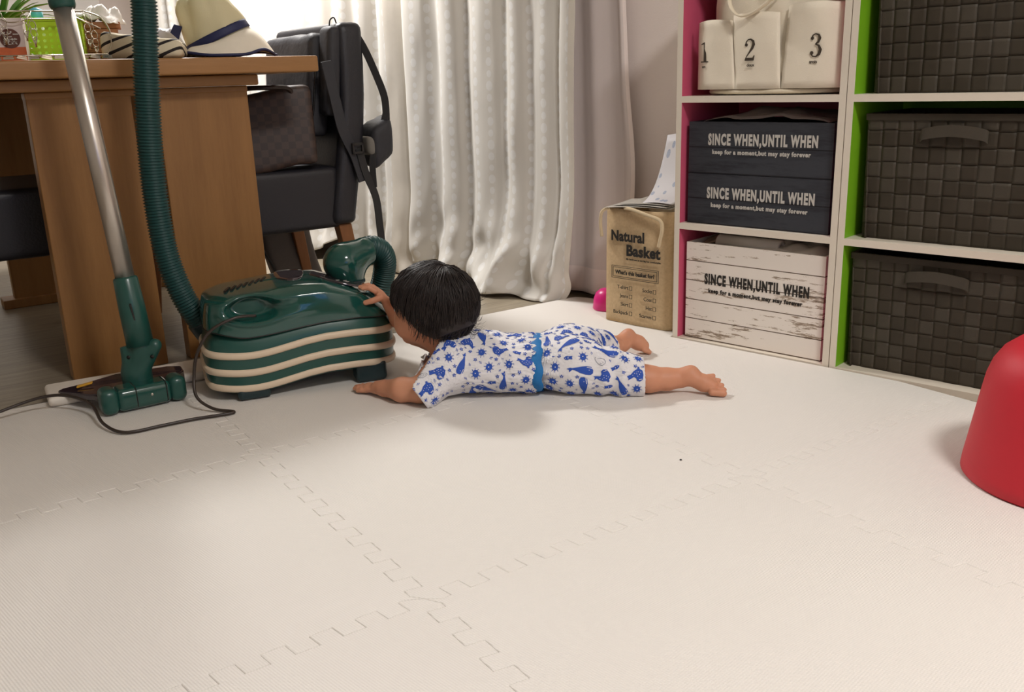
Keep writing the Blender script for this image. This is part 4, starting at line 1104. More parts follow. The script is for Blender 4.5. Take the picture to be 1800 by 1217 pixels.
# lid with a handle recess in its front and a domed top
def seam(x): return 0.134+0.015*sm(0.05, 0.24, x)-0.010*sm(0.28, 0.37, x)+0.014*(1-sm(-0.02, 0.06, x))
def ztop(x): return 0.221+0.010*math.exp(-((x-0.18)/0.10)**2)-0.22*max(0, x-0.23)
def lidp(p):
    ex, ez = (p.x-0.076)/0.060, (p.z-0.190)/0.0265
    if p.y < 0.10:
        r = math.sqrt(ex*ex+ez*ez); d = 0.034*(1-sm(0.66, 1.02, r)) - 0.004*math.exp(-((r-1.16)/0.13)**2)
        p.y += d
    # shallow sculpted step running to the right
    return p
rows = []
for k in range(46):
    u = k/45
    if u < 0.82:
        q = u/0.82; ins = 0.006+0.012*q**2.0+0.022*max(0, q-0.80)**1.5/0.09*1.0
        rx = 0.050*q**1.3
        rows.append((vplan(NP, ins, rx), (lambda q: (lambda x: seam(x)+(ztop(x)-0.004-seam(x))*q))(q)))
    else:
        q = (u-0.82)/0.18; ins = 0.006+0.012+0.022+0.075*q; rx = 0.050-0.02*q
        rows.append((vplan(NP, ins, rx), (lambda q: (lambda x: ztop(x)-0.004*(1-q)**2))(q)))
loft(rows, 'lid', M['vac'], V, top=True, fn=lidp)
rows = [(vplan(NP, 0.007), (lambda x: seam(x)-0.0015)), (vplan(NP, 0.0048), (lambda x: seam(x)-0.0012)), (vplan(NP, 0.0048), (lambda x: seam(x)+0.0008)), (vplan(NP, 0.008), (lambda x: seam(x)+0.001))]
loft(rows, 'lid_seam', M['black'], V)
for i in range(7):     # vent slots
    x = 0.034+0.0135*i; y = 0.095+0.0075*i
    f = MB(); f.box(-0.0026, 0.0026, -0.019, 0.019, -0.003, 0.0016, M=Matrix.Translation((x, y, ztop(x))) @ Matrix.Rotation(-0.35, 4, 'Z')); f.out('vent_slot', M['black'], V)
def patch(name, pts, mat, dz=0.0022):
    cx = sum(p[0] for p in pts)/len(pts); cy = sum(p[1] for p in pts)/len(pts)
    P = catmull([Vector((p[0], p[1], 0)) for p in pts+[pts[0]]], 5)[:-1]; n = len(P); vs, fs = [], []
    for s_, z in ((1.0, -0.002), (0.99, dz*0.6), (0.95, dz), (0.6, dz), (0.01, dz)):
        for p in P: x, y = cx+(p.x-cx)*s_, cy+(p.y-cy)*s_; vs.append((x, y, ztop(x)+z))
    for j in range(4):
        for i in range(n): fs.append((j*n+i, j*n+(i+1) % n, (j+1)*n+(i+1) % n, (j+1)*n+i))
    return mesh(name, vs, fs, mat, V, True)
patch('pedal_switch', [(0.142, 0.115), (0.160, 0.082), (0.178, 0.080), (0.196, 0.110), (0.205, 0.175), (0.175, 0.195), (0.145, 0.185)], M['smoke'])
patch('pedal_switch', [(0.212, 0.120), (0.235, 0.075), (0.275, 0.055), (0.312, 0.062), (0.318, 0.110), (0.270, 0.150), (0.225, 0.155)], M['smoke'])
f = MB()
for x, y in ((0.262, 0.070), (0.284, 0.074), (0.281, 0.084)): f.box(-0.0055, 0.0055, -0.0010, 0.0010, 0, 0.0008, M=Matrix.Translation((x, y, ztop(x)+0.0022)) @ Matrix.Rotation(-0.25, 4, 'Z'))
tag(f.out('printed_marks', M['ink_w'], V), 'small white printed marks')
for x, y in ((0.058, 0.032), (0.310, 0.034), (0.040, 0.2), (0.315, 0.2)):
    v_, f_ = lathe([(0.001, -0.012), (0.020, -0.012), (0.024, -0.008), (0.025, 0.0), (0.024, 0.008), (0.020, 0.012), (0.001, 0.012)], 24)
    o = mesh('caster', [(a, c, b) for a, b, c in v_], f_, M['vac_d'], V, True); o.location = (x, y-0.010*(y < 0.1)*1.0, 0.0256)
    f = MB(); f.box(x-0.034, x+0.034, y-0.028 if y < 0.1 else y-0.02, y+0.02, 0.001, 0.027+wave(x)); f.out('caster_housing', M['vac_d'], V, bw=0.008)
# outlet duct
F = Field((0.19, 0.06, 0.18), (0.42, 0.25, 0.36), 0.0025)
F.chain([((0.304, 0.126, 0.200), 0.030), ((0.292, 0.131, 0.246), 0.038), ((0.345, 0.150, 0.263), 0.033)], 0.03)
F.cut((0.360, 0.152, 0.268), (0.90, 0.25, 0.0))
F.cut((0, 0, 0.205), (0, 0, -1))
F.out('outlet_duct', M['vac'], V)
v_, f_ = lathe([(0.038, 0), (0.044, 0), (0.044, 0.005), (0.038, 0.007)], 36)
o = mesh('duct_collar', v_, f_, M['vac_d'], V, True); o.location = (0.292, 0.125, 0.203)
# hose
H = [(0.350, 0.151, 0.270), (0.368, 0.158, 0.270), (0.392, 0.172, 0.252), (0.400, 0.190, 0.215), (0.385, 0.212, 0.150), (0.345, 0.262, 0.085), (0.270, 0.305, 0.045), (0.15, 0.318, 0.032), (0.04, 0.300, 0.040)]
c_, s_ = math.cos(VA), math.sin(VA)
def toV(p): d = Vector(p)-VB; return (d.x*c_+d.y*s_, -d.x*s_+d.y*c_, p[2])
H += [toV(p) for p in ((-0.690, 0.150, 0.075), (-0.722, 0.120, 0.150), (-0.742, 0.110, 0.205), (-0.759, 0.105, 0.282), (-0.766, 0.105, 0.370), (-0.765, 0.105, 0.480), (-0.757, 0.105, 0.590), (-0.748, 0.105, 0.680), (-0.740, 0.105, 0.750), (-0.735, 0.105, 0.820), (-0.745, 0.10, 0.90), (-0.79, 0.09, 0.985), (-0.83, 0.06, 1.03))]
HP_ = resample(catmull(H, 24), 0.0016)
rr = [0.0245+0.0024*math.cos(2*PI*i*0.0016/0.0064) for i in range(len(HP_))]
tube('hose', HP_, rr, M['hose'], V, 20)
k_ = min(range(len(HP_)), key=lambda i: (HP_[i]-Vector(toV((-0.708, 0.13, 0.115)))).length)
tube('hose_cuff', [HP_[k_-10+j] for j in range(0, 24, 2)], 0.0285, M['vac_d'], V, 24)
# wand
wb, wt = Vector((-0.803, -0.018, 0.250)), Vector((-0.864, 0.029, 0.790)); wd_ = (wt-wb).normalized()
tube('wand', [toV(p) for p in (wb-wd_*0.02, wb+wd_*0.28, wt+wd_*0.02)], 0.0190, M['alu'], V, 32)
tube('wand_collar', [toV(p) for p in (wt-wd_*0.002, wt+wd_*0.004, wt+wd_*0.05, wt+wd_*0.17)], [0.0215, 0.0245, 0.0245, 0.024], M['vac_m'], V, 28)
tube('hand_grip', catmull([toV(p) for p in (wt+wd_*0.16, wt+wd_*0.21, (-0.87, 0.045, 1.03), (-0.83, 0.06, 1.035))], 6), 0.022, M['vac_m'], V, 20)
tube('nozzle_socket', [toV(p) for p in (wb+wd_*0.016, wb+wd_*0.012, wb-wd_*0.05, wb-wd_*0.128)], [0.0215, 0.0240, 0.0262, 0.0270], M['vac_m'], V, 32)
f = MB()
sd = Vector((0.10, -0.99, 0)); 
f.box(-0.0018, 0.0018, -0.002, 0.002, -0.028, 0.028, M=Matrix.Translation(toV(wb-wd_*0.062+Vector((0.010, -0.0235, 0)))) @ Matrix.Rotation(-0.11, 4, 'Y'))
f.out('latch_slot', M['black'], V, bw=0.001)
# floor nozzle in its own directions
NZ = 36*PI/180; NB = Vector((-0.838, -0.134, 0))
def nz(x, y, z): return toV((NB.x+math.cos(NZ)*x-math.sin(NZ)*y, NB.y+math.sin(NZ)*x+math.cos(NZ)*y, z))
def nbox(name, x0, x1, y0, y1, z0, z1, mat, bw):
    o = mesh(name, [nz(x, y, z) for x, y, z in [(x0, y0, z0), (x1, y0, z0), (x1, y1, z0), (x0, y1, z0), (x0, y0, z1), (x1, y0, z1), (x1, y1, z1), (x0, y1, z1)]], BF, mat, V); bevel(o, bw, 4); return o
nbox('nozzle_end', 0.0, 0.034, 0.0, 0.052, 0.002, 0.056, M['vac_m'], 0.014)
nbox('nozzle_end', 0.136, 0.170, 0.0, 0.052, 0.002, 0.056, M['vac_m'], 0.014)
nbox('nozzle_front', 0.030, 0.140, 0.003, 0.060, 0.003, 0.051, M['vac'], 0.013)
f = MB()
for x in (0.068, 0.128): f.tube([nz(x, 0.0025, 0.010), nz(x, 0.0022, 0.046), nz(x, 0.012, 0.0515), nz(x, 0.05, 0.0515)], 0.0010, 6)
f.out('seam_lines', M['black'], V)
v_, f_ = lathe([(0.0005, 0), (0.003, 0), (0.0025, 0.001), (0.0005, 0.0014)], 12)
o = mesh('screw', v_, f_, M['alu'], V, True); o.location = nz(0.098, 0.0030, 0.030); o.rotation_euler = (PI/2, 0, NZ-VA)
# swept rear body of the nozzle
P = [(-0.052, 0.165), (-0.048, 0.148), (-0.010, 0.070), (0.010, 0.040), (0.160, 0.040), (0.185, 0.070), (0.190, 0.105), (0.165, 0.125), (0.06, 0.135), (0.0, 0.150), (-0.040, 0.172)]
bm = bmesh.new(); vb = [bm.verts.new(nz(x, y, 0.0236)) for x, y in P]; bm.faces.new(vb)
r_ = bmesh.ops.extrude_face_region(bm, geom=list(bm.faces)); 
for v in [e for e in r_['geom'] if isinstance(e, bmesh.types.BMVert)]: v.co.z = 0.036
tv = [v for v in bm.verts if v.co.z > 0.03]
for v, (x, y) in zip(tv, P): v.co.z = 0.030+0.018*sm(-0.05, 0.05, x)
bmesh.ops.recalc_face_normals(bm, faces=list(bm.faces))
me = bpy.data.meshes.new('nozzle_body'); bm.to_mesh(me); bm.free(); o = link('nozzle_body', me, M['smoke'], V); bevel(o, 0.008, 4)
f = MB(); f.box(-0.016, 0.016, -0.006, 0.006, 0, 0.004, M=Matrix.Translation(nz(-0.004, 0.128, 0.040)) @ Matrix.Rotation(NZ-VA-0.35, 4, 'Z') @ Matrix.Rotation(-0.2, 4, 'Y'))
tag(f.out('height_slider', plain('amber_plastic', srgb(214, 160, 50), 0.35), V, bw=0.0015), 'amber slider')
# swivel neck: a shovel-shaped yoke over a round foot
F = Field((-0.90, -0.11, 0.015), (-0.70, 0.06, 0.20), 0.0022)
nb = NB+Vector((math.cos(NZ)*0.090-math.sin(NZ)*0.072, math.sin(NZ)*0.090+math.cos(NZ)*0.072, 0))
F.chain([((nb.x, nb.y, 0.040), 0.031), ((nb.x-0.001, nb.y, 0.062), 0.030)], 0.006)
nt = wb-wd_*0.135
for sx_, rt in ((-1, 0.014), (0, 0.020), (1, 0.014)):
    F.cone((nt.x+0.029*sx_, nt.y, nt.z+0.006), rt, (nb.x+0.008*sx_, nb.y-0.006, 0.060), 0.017, 0.010)
F.cut((nt.x, nt.y, nt.z+0.014), (wd_.x-0.12, wd_.y, wd_.z))
o = F.out('swivel_neck', M['vac_m'], V)
for v in o.data.vertices: v.co = Vector(toV(v.co))
v_, f_ = lathe([(0.0005, 0), (0.0042, 0), (0.0030, -0.001), (0.0005, -0.0015)], 14)
for dx in (-0.022, 0.027):
    o = mesh('screw_hole', v_, f_, M['black'], V, True); o.location = toV((nt.x+dx, nt.y-0.0162, nt.z-0.014)); o.rotation_euler = (PI/2, 0, -VA)
# power cord: out of the handle recess, over the left end, across the mat
Cd = [toV(p) for p in ((-0.545, -0.020, 0.176), (-0.580, -0.050, 0.180), (-0.625, -0.070, 0.160), (-0.655, -0.075, 0.118), (-0.668, -0.078, 0.068), (-0.660, -0.100, 0.030), (-0.625, -0.112, 0.008), (-0.580, -0.124, 0.0045), (-0.600, -0.140, 0.0045), (-0.650, -0.160, 0.0045), (-0.700, -0.190, 0.0045), (-0.760, -0.223, 0.005), (-0.815, -0.190, 0.012), (-0.870, -0.115, 0.026), (-0.930, -0.085, 0.036), (-0.985, -0.085, 0.034), (-1.045, -0.125, 0.022), (-1.11, -0.19, 0.006), (-1.20, -0.25, 0.0045))]
o = tube('power_cord', catmull(Cd, 8), 0.0032, plain('dark_brown_cord', srgb(50, 40, 34), 0.4), V, 10)
# ================================================================ toddler lying on the tummy
k = N('skin'); v = k.coord('Object'); nz1 = k.noise(v, 14, 3); nz2 = k.noise(v, 90, 2)
k.set(col=k.mix(nz1, srgb(216, 158, 126), srgb(198, 134, 104)), rough=0.5, spec=0.35, sss=0.12)
k.b.inputs['Subsurface Radius'].default_value = (0.010, 0.004, 0.002); k.b.inputs['Subsurface Scale'].default_value = 0.5
k.bump(nz2, 0.0004, 0.4)
M['skin'] = k.m
PR = thing('person', 'dark haired toddler in blue whale print pyjamas lying face down, reaching left', 'person', (0, 0, 0), 0)
HC = Vector((-0.181, 0.002, 0.190))                       # middle of the skull
f_ = Vector((-0.88, 0.44, -0.14)).normalized()            # where the face points
u_ = Vector((0.02, 0.08, 1.0)); u_ = (u_-f_*u_.dot(f_)).normalized()
l_ = u_.cross(f_).normalized()                            # the toddler's left, towards the viewer
RH = [tuple(f_), tuple(l_), tuple(u_)]
def hp(a, b, c): return tuple(HC+f_*a+l_*b+u_*c)
B = Field((-0.385, -0.15, -0.001), (0.435, 0.25, 0.285), 0.0019)
# trunk
B.ell((-0.100, -0.008, 0.060), (0.085, 0.080, 0.052), 0.02); B.ell((-0.015, -0.004, 0.054), (0.090, 0.078, 0.048), 0.02)
B.ell((0.080, -0.004, 0.058), (0.075, 0.082, 0.050), 0.02); B.ell((0.105, -0.040, 0.070), (0.052, 0.042, 0.036), 0.015); B.ell((0.108, 0.038, 0.070), (0.052, 0.042, 0.036), 0.015)
B.cone((-0.180, 0.004, 0.118), 0.034, (-0.130, 0.0, 0.075), 0.045, 0.02)
# near (left) arm, forearm flat on the mat
B.chain([((-0.155, -0.058, 0.068), 0.036), ((-0.205, -0.092, 0.028), 0.026)], 0.012)
B.chain([((-0.205, -0.092, 0.0275), 0.0265), ((-0.245, -0.082, 0.026), 0.0250), ((-0.285, -0.052, 0.020), 0.0165), ((-0.300, -0.040, 0.018), 0.0150)], 0.008)
B.ell((-0.318, -0.026, 0.014), (0.020, 0.016, 0.010), 0.008, R=[(-0.77, 0.64, 0), (-0.64, -0.77, 0), (0, 0, 1)])
def fingers(base, dirs, L_, r, kk=0.0022):
    for b, (d1, d2), ln in zip(base, dirs, L_):
        b = Vector(b); d1 = Vector(d1).normalized(); d2 = Vector(d2).normalized()
        p1 = b+d1*ln*0.55; p2 = p1+d2*ln*0.45
        B.cone(b, r*1.08, p1, r, kk, 0.012); B.cone(p1, r, p2, r*0.84, kk, 0.012)
fingers([(-0.326, -0.0325, 0.0105), (-0.332, -0.026, 0.0115), (-0.334, -0.018, 0.0110), (-0.332, -0.010, 0.0095)],
        [((-0.95, 0.25, -0.02), (-0.9, 0.35, -0.25)), ((-0.9, 0.42, 0.02), (-0.85, 0.5, -0.25)), ((-0.8, 0.6, 0.02), (-0.75, 0.65, -0.25)), ((-0.6, 0.8, 0), (-0.6, 0.8, -0.2))], [0.021, 0.025, 0.025, 0.020], 0.0056)
B.cone((-0.306, -0.020, 0.011), 0.0068, (-0.308, -0.001, 0.0085), 0.0052, 0.003)
# far (right) arm reaching up to the vacuum
B.chain([((-0.145, 0.062, 0.074), 0.036), ((-0.232, 0.118, 0.088), 0.024)], 0.012)
B.chain([((-0.232, 0.118, 0.088), 0.0245), ((-0.266, 0.106, 0.128), 0.0205), ((-0.285, 0.094, 0.165), 0.0140)], 0.008)
B.ell((-0.300, 0.090, 0.185), (0.021, 0.016, 0.010), 0.008, R=[(-0.62, 0.05, 0.78), (0.05, 0.998, 0), (-0.78, 0.04, -0.62)])
fingers([(-0.309, 0.076, 0.198), (-0.314, 0.086, 0.200), (-0.313, 0.095, 0.199), (-0.309, 0.103, 0.195)],
        [((-0.85, -0.10, 0.55), (-0.95, -0.02, -0.05)), ((-0.90, 0.05, 0.50), (-0.96, 0.05, -0.20)), ((-0.88, 0.2, 0.50), (-0.93, 0.2, -0.22)), ((-0.8, 0.35, 0.5), (-0.88, 0.3, -0.2))], [0.030, 0.032, 0.030, 0.024], 0.0056)
B.cone((-0.301, 0.074, 0.183), 0.0072, (-0.317, 0.062, 0.180), 0.0062, 0.003); B.cone((-0.317, 0.062, 0.180), 0.0062, (-0.330, 0.062, 0.177), 0.0056, 0.002)
# near leg
B.chain([((0.115, -0.050, 0.056), 0.046), ((0.225, -0.073, 0.037), 0.0300), ((0.262, -0.074, 0.0300), 0.0262), ((0.300, -0.073, 0.0285), 0.0215), ((0.325, -0.073, 0.029), 0.0178)], 0.012)
B.chain([((0.327, -0.073, 0.030), 0.0185), ((0.347, -0.076, 0.0405), 0.0165)], 0.010)
B.chain([((0.342, -0.077, 0.034), 0.0185), ((0.372, -0.088, 0.022), 0.0165), ((0.386, -0.093, 0.0175), 0.0140)], 0.008)
for (bx, by, bz, tx, ty, tz, r) in ((0.380, -0.078, 0.0330, 0.392, -0.079, 0.0345, 0.0046), (0.388, -0.084, 0.0275, 0.402, -0.086, 0.0265, 0.0047), (0.390, -0.091, 0.0210, 0.407, -0.094, 0.0185, 0.0048), (0.390, -0.099, 0.0145, 0.410, -0.102, 0.0115, 0.0051), (0.384, -0.109, 0.0100, 0.406, -0.114, 0.0078, 0.0070)):
    B.cone((bx, by, bz), r*1.1, (tx, ty, tz), r, 0.002, 0.012)
# far leg, foot tipped up on its toes
B.chain([((0.115, 0.048, 0.056), 0.046), ((0.178, 0.125, 0.037), 0.0300), ((0.205, 0.158, 0.032), 0.0255), ((0.232, 0.185, 0.030), 0.0185), ((0.240, 0.193, 0.031), 0.0170)], 0.012)
B.chain([((0.240, 0.193, 0.032), 0.0175), ((0.253, 0.200, 0.048), 0.0145)], 0.010)
B.chain([((0.250, 0.202, 0.040), 0.0175), ((0.276, 0.206, 0.026), 0.0165), ((0.288, 0.206, 0.018), 0.0140)], 0.008)
for i in range(5): B.cone((0.288+0.002*i, 0.192+0.008*i, 0.012), 0.0058, (0.300-0.001*i, 0.192+0.010*i, 0.0065), 0.0058-0.0003*i, 0.002, 0.012)
# head and face
B.ell(HC, (0.083, 0.067, 0.074), 0.01, R=RH)
B.ell(hp(0.038, 0, -0.040), (0.048, 0.050, 0.046), 0.02, R=RH)
B.ell(hp(0.048, 0.028, -0.044), (0.028, 0.025, 0.027), 0.015, R=RH); B.ell(hp(0.048, -0.028, -0.044), (0.028, 0.025, 0.027), 0.015, R=RH)
B.ell(hp(0.066, 0, -0.074), (0.016, 0.017, 0.013), 0.014, R=RH)
B.ell(hp(0.084, 0, -0.030), (0.010, 0.008, 0.008), 0.008, R=RH); B.cone(hp(0.080, 0, -0.008), 0.006, hp(0.088, 0, -0.028), 0.0065, 0.010)
B.ell(hp(0.081, 0.026, -0.009), (0.008, 0.014, 0.007), 0.006, R=RH, sub=True); B.ell(hp(0.081, -0.026, -0.009), (0.008, 0.014, 0.007), 0.006, R=RH, sub=True)
B.ell(hp(0.083, 0, -0.050), (0.006, 0.015, 0.0042), 0.004, R=RH); B.ell(hp(0.081, 0, -0.057), (0.006, 0.012, 0.0042), 0.004, R=RH)
B.ell(hp(0.088, 0, -0.0535), (0.004, 0.014, 0.0011), 0.001, R=RH, sub=True)
for s in (1, -1):
    B.ell(hp(-0.006, 0.066*s, -0.028), (0.012, 0.006, 0.019), 0.004, R=RH); B.ell(hp(-0.003, 0.071*s, -0.028), (0.006, 0.004, 0.012), 0.003, R=RH, sub=True)
B.cut((0, 0, 0.0004), (0, 0, -1))
body = B.out('body', M['skin'], PR)
eye = N('eye'); eye.set(col=srgb(238, 234, 228), rough=0.1); iris = plain('dark_iris', srgb(40, 26, 18), 0.1)
for s in (1, -1):
    v_, q_ = lathe([(0.0003, -0.008)]+[(0.0085*math.sin(a), -0.0085*math.cos(a)) for a in [PI*n/12 for n in range(1, 12)]]+[(0.0003, 0.0085)], 20)
    R4 = Matrix((( *l_, 0), (*u_, 0), (*f_, 0), (0, 0, 0, 1))).transposed()
    o = mesh('eye', [R4 @ Vector(p) for p in v_], q_, [eye.m, iris], PR, True); o.location = hp(0.0705, 0.026*s, -0.009)
    for p in o.data.polygons:
        if (p.center.normalized()).dot(f_) > 0.74: p.material_index = 1

# ---- clothes
def wr_noise(co, amp, f1, f2, seed):
    out = np.empty(len(co), np.float32)
    for i, c in enumerate(co): out[i] = amp*(noise.noise(Vector((c[0]*f1+seed, c[1]*f2, c[2]*f2)))+0.5*noise.noise(Vector((c[0]*f1*2.3, c[1]*f2*2.3+seed, c[2]*f2*2.3))))
    return out
def side(raw, vox_lo, vox, co):
    """+1 on the outer face of a garment, -1 on its inner face, so both move together"""
    i = np.clip(np.round((co-vox_lo)/vox).astype(int), 0, np.array(raw.shape)-1)
    return np.clip(1+raw[i[:, 0], i[:, 1], i[:, 2]]/0.0019, -1.0, 1.0).astype(np.float32)
M['jersey'] = plain('white_jersey', srgb(232, 230, 232), 0.8, var=0.02, bump=0.0003, bscale=900)
M['print'] = plain('royal_blue_print', srgb(42, 82, 176), 0.75, var=0.05)
M['print_l'] = plain('grey_line_print', srgb(128, 132, 146), 0.8)
S = Field((-0.29, -0.17, 0.0), (0.10, 0.16, 0.16), 0.0021)
S.ell((-0.098, -0.006, 0.058), (0.094, 0.094, 0.058), 0.02); S.ell((-0.020, -0.006, 0.052), (0.088, 0.098, 0.050), 0.03); S.ell((0.030, -0.006, 0.052), (0.060, 0.090, 0.050), 0.03)
S.cone((-0.150, -0.050, 0.070), 0.046, (-0.218, -0.098, 0.020), 0.046, 0.018); S.cone((-0.140, 0.055, 0.075), 0.046, (-0.215, 0.105, 0.080), 0.040, 0.018)
S.ell((-0.150, 0.0, 0.060), (0.054, 0.088, 0.054), 0.02); S.cone((-0.156, -0.056, 0.060), 0.047, (-0.150, 0.056, 0.064), 0.047, 0.02)
S.cone((-0.195, 0.0, 0.105), 0.030, (-0.120, 0.0, 0.070), 0.055, 0.02)
inner = S.copy(); rawS = S.d.copy(); inner.d = inner.d+np.float32(0.0038)
S.d = np.maximum(S.d, -inner.d)
S.cut((-0.213, -0.098, 0.020), (-0.80, -0.28, -0.52)); S.cut((-0.208, 0.100, 0.08), (-0.85, 0.5, 0.1))
S.cut((-0.176, 0.0, 0.10), (-0.80, 0.0, 0.62)); S.cut((0.036, 0, 0), (1, -0.10, 0)); S.cut((0, 0, 0.0012), (0, 0, -1))
def sw(co, no):
    g = wr_noise(co, 0.0028, 16, 22, 3)
    h = np.exp(-((co[:, 0]-0.035)/0.035)**2)
    ang = np.arctan2(co[:, 2]-0.05, co[:, 1])
    g += 0.0032*h*np.sin(ang*17+2*np.sin(ang*5))
    g += 0.0035*np.exp(-((co[:, 0]+0.045+0.3*co[:, 1])/0.012)**2)*(co[:, 2] > 0.06)*np.sin(co[:, 1]*60+1)
    g += np.float32(0.0028)
    pd = -((co[:, 0]+0.213)*-0.80+(co[:, 1]+0.098)*-0.28+(co[:, 2]-0.020)*-0.52)/0.994
    g *= np.clip(np.where(co[:, 1] < 0.02, pd/0.008, 1.0), 0, 1)
    return g*side(rawS, S.lo, S.vox, co)
shirt = S.out('shirt', M['jersey'], PR, sw)
P_ = Field((0.0, -0.17, 0.0), (0.30, 0.24, 0.16), 0.0021)
P_.ell((0.082, -0.004, 0.056), (0.086, 0.094, 0.056), 0.02); P_.ell((0.105, -0.042, 0.068), (0.060, 0.050, 0.044), 0.015); P_.ell((0.108, 0.040, 0.068), (0.060, 0.050, 0.044), 0.015)
P_.cone((0.115, -0.052, 0.054), 0.056, (0.265, -0.076, 0.032), 0.037, 0.02); P_.cone((0.115, 0.050, 0.054), 0.056, (0.210, 0.162, 0.032), 0.035, 0.02)
inner = P_.copy(); rawP = P_.d.copy(); inner.d = inner.d+np.float32(0.0038); P_.d = np.maximum(P_.d, -inner.d)
P_.cut((0.250, -0.075, 0.03), (1, -0.04, 0.0)); P_.cut((0.194, 0.142, 0.035), (0.64, 0.76, 0.08)); P_.cut((0.030, 0, 0), (-1, 0.10, 0)); P_.cut((0, 0, 0.0012), (0, 0, -1))
def pw(co, no):
    g = wr_noise(co, 0.0032, 18, 18, 11); ang = np.arctan2(co[:, 2]-0.05, co[:, 1])
    g += 0.003*np.exp(-((co[:, 0]-0.050)/0.022)**2)*np.sin(ang*19+1.5*np.sin(ang*4))
    g += 0.003*np.exp(-((co[:, 0]-0.185)/0.03)**2)*np.sin(co[:, 0]*150+co[:, 1]*40)*(co[:, 1] < 0.02)
    g += np.float32(0.002)
    return g*side(rawP, P_.lo, P_.vox, co)
shorts = P_.out('shorts', M['jersey'], PR, pw)

# ---- printed sea animals, laid onto the cloth surface inside the same mesh
def poly_ell(cx, cy, a, b, n=18, rot=0):
    return [(cx+a*math.cos(t)*math.cos(rot)-b*math.sin(t)*math.sin(rot), cy+a*math.cos(t)*math.sin(rot)+b*math.sin(t)*math.cos(rot)) for t in [2*PI*i/n for i in range(n)]]
def ring2(P, w):
    n = len(P); out = []
    cx = sum(p[0] for p in P)/n; cy = sum(p[1] for p in P)/n
    for i in range(n):
        a, b = P[i], P[(i+1) % n]
        ia = (a[0]+(cx-a[0])*w/max(1e-6, math.hypot(cx-a[0], cy-a[1])), a[1]+(cy-a[1])*w/max(1e-6, math.hypot(cx-a[0], cy-a[1])))
        ib = (b[0]+(cx-b[0])*w/max(1e-6, math.hypot(cx-b[0], cy-b[1])), b[1]+(cy-b[1])*w/max(1e-6, math.hypot(cx-b[0], cy-b[1])))
        out.append([a, b, ib, ia])
    return out
def quadline(p, q, w):
    d = Vector((q[0]-p[0], q[1]-p[1])).normalized(); n = (-d.y*w/2, d.x*w/2)
    return [(p[0]+n[0], p[1]+n[1]), (q[0]+n[0], q[1]+n[1]), (q[0]-n[0], q[1]-n[1]), (p[0]-n[0], p[1]-n[1])]
def whale(s):      # long sperm whale
    up = [(-0.50, 0.02), (-0.50, 0.15), (-0.40, 0.22), (-0.20, 0.22), (0.05, 0.16), (0.25, 0.07), (0.38, 0.05), (0.50, 0.17), (0.52, 0.06), (0.62, 0.03), (0.47, -0.03), (0.38, -0.02), (0.22, -0.06), (0.0, -0.11), (-0.22, -0.14), (-0.42, -0.12)]
    return [(0, [(x*s, y*s) for x, y in up]), (1, [(x*s, y*s) for x, y in [(-0.47, -0.075), (-0.22, -0.11), (-0.22, -0.085), (-0.46, -0.045)]]), (1, poly_ell(-0.33*s, 0.02*s, 0.016*s, 0.016*s, 8))]
def spotted(s):    # fat whale with dots and a curled tail
    up = [(-0.40, -0.22), (-0.42, 0.05), (-0.36, 0.26), (-0.20, 0.34), (-0.17, 0.44), (-0.08, 0.44), (-0.05, 0.33), (0.14, 0.22), (0.28, 0.04), (0.34, -0.10), (0.50, -0.08), (0.40, -0.20), (0.42, -0.30), (0.28, -0.22), (0.10, -0.10), (-0.02, -0.16), (-0.08, -0.30), (-0.24, -0.34)]
    out = [(0, [(x*s, y*s) for x, y in up])]
    for x, y in ((-0.26, 0.18), (-0.12, 0.20), (-0.20, 0.06), (-0.04, 0.08), (0.08, 0.10), (-0.10, -0.04), (0.18, 0.0)): out.append((1, poly_ell(x*s, y*s, 0.022*s, 0.022*s, 7)))
    out.append((1, [(x*s, y*s) for x, y in [(-0.36, -0.20), (-0.18, -0.24), (-0.18, -0.21), (-0.36, -0.165)]])); return out
def fish(s):
    return [(0, [(x*s, y*s) for x, y in [(-0.45, 0), (-0.30, 0.16), (-0.05, 0.22), (0.15, 0.14), (0.28, 0.03), (0.46, 0.18), (0.42, 0), (0.46, -0.18), (0.28, -0.03), (0.12, -0.15), (-0.08, -0.21), (-0.30, -0.14)]]), (1, poly_ell(-0.24*s, 0.04*s, 0.04*s, 0.04*s, 8)), (1, poly_ell(0.02*s, 0, 0.035*s, 0.10*s, 8))]
def puffer(s):
    o = [(0, poly_ell(0, 0, 0.30*s, 0.26*s, 16)), (1, poly_ell(-0.02*s, 0.02*s, 0.05*s, 0.05*s, 8))]
    for i in range(9): t = 2*PI*i/9+0.3; o.append((0, quadline((0.24*s*math.cos(t), 0.22*s*math.sin(t)), (0.46*s*math.cos(t+0.1), 0.42*s*math.sin(t+0.1)), 0.05*s)))
    return o
def seaweed(s):
    o = [(0, poly_ell(0, 0, 0.42*s, 0.15*s, 14))]
    for i in range(5): x = (-0.30+0.15*i)*s; o += [(0, quadline((x, 0.1*s), (x+0.03*s, 0.24*s), 0.07*s)), (0, quadline((x, -0.1*s), (x+0.03*s, -0.24*s), 0.07*s))]
    o += [(0, quadline((0.36*s, 0), (0.54*s, 0.12*s), 0.06*s)), (0, quadline((0.36*s, 0), (0.54*s, -0.12*s), 0.06*s)), (1, poly_ell(-0.1*s, 0, 0.03*s, 0.03*s, 7))]
    return o
def star(s):
    P = []
    for i in range(10): r = (0.5 if i % 2 == 0 else 0.22)*s; t = 2*PI*i/10; P.append((r*math.cos(t), r*math.sin(t)))
    return [(0, P), (1, poly_ell(0, 0, 0.10*s, 0.10*s, 7))]
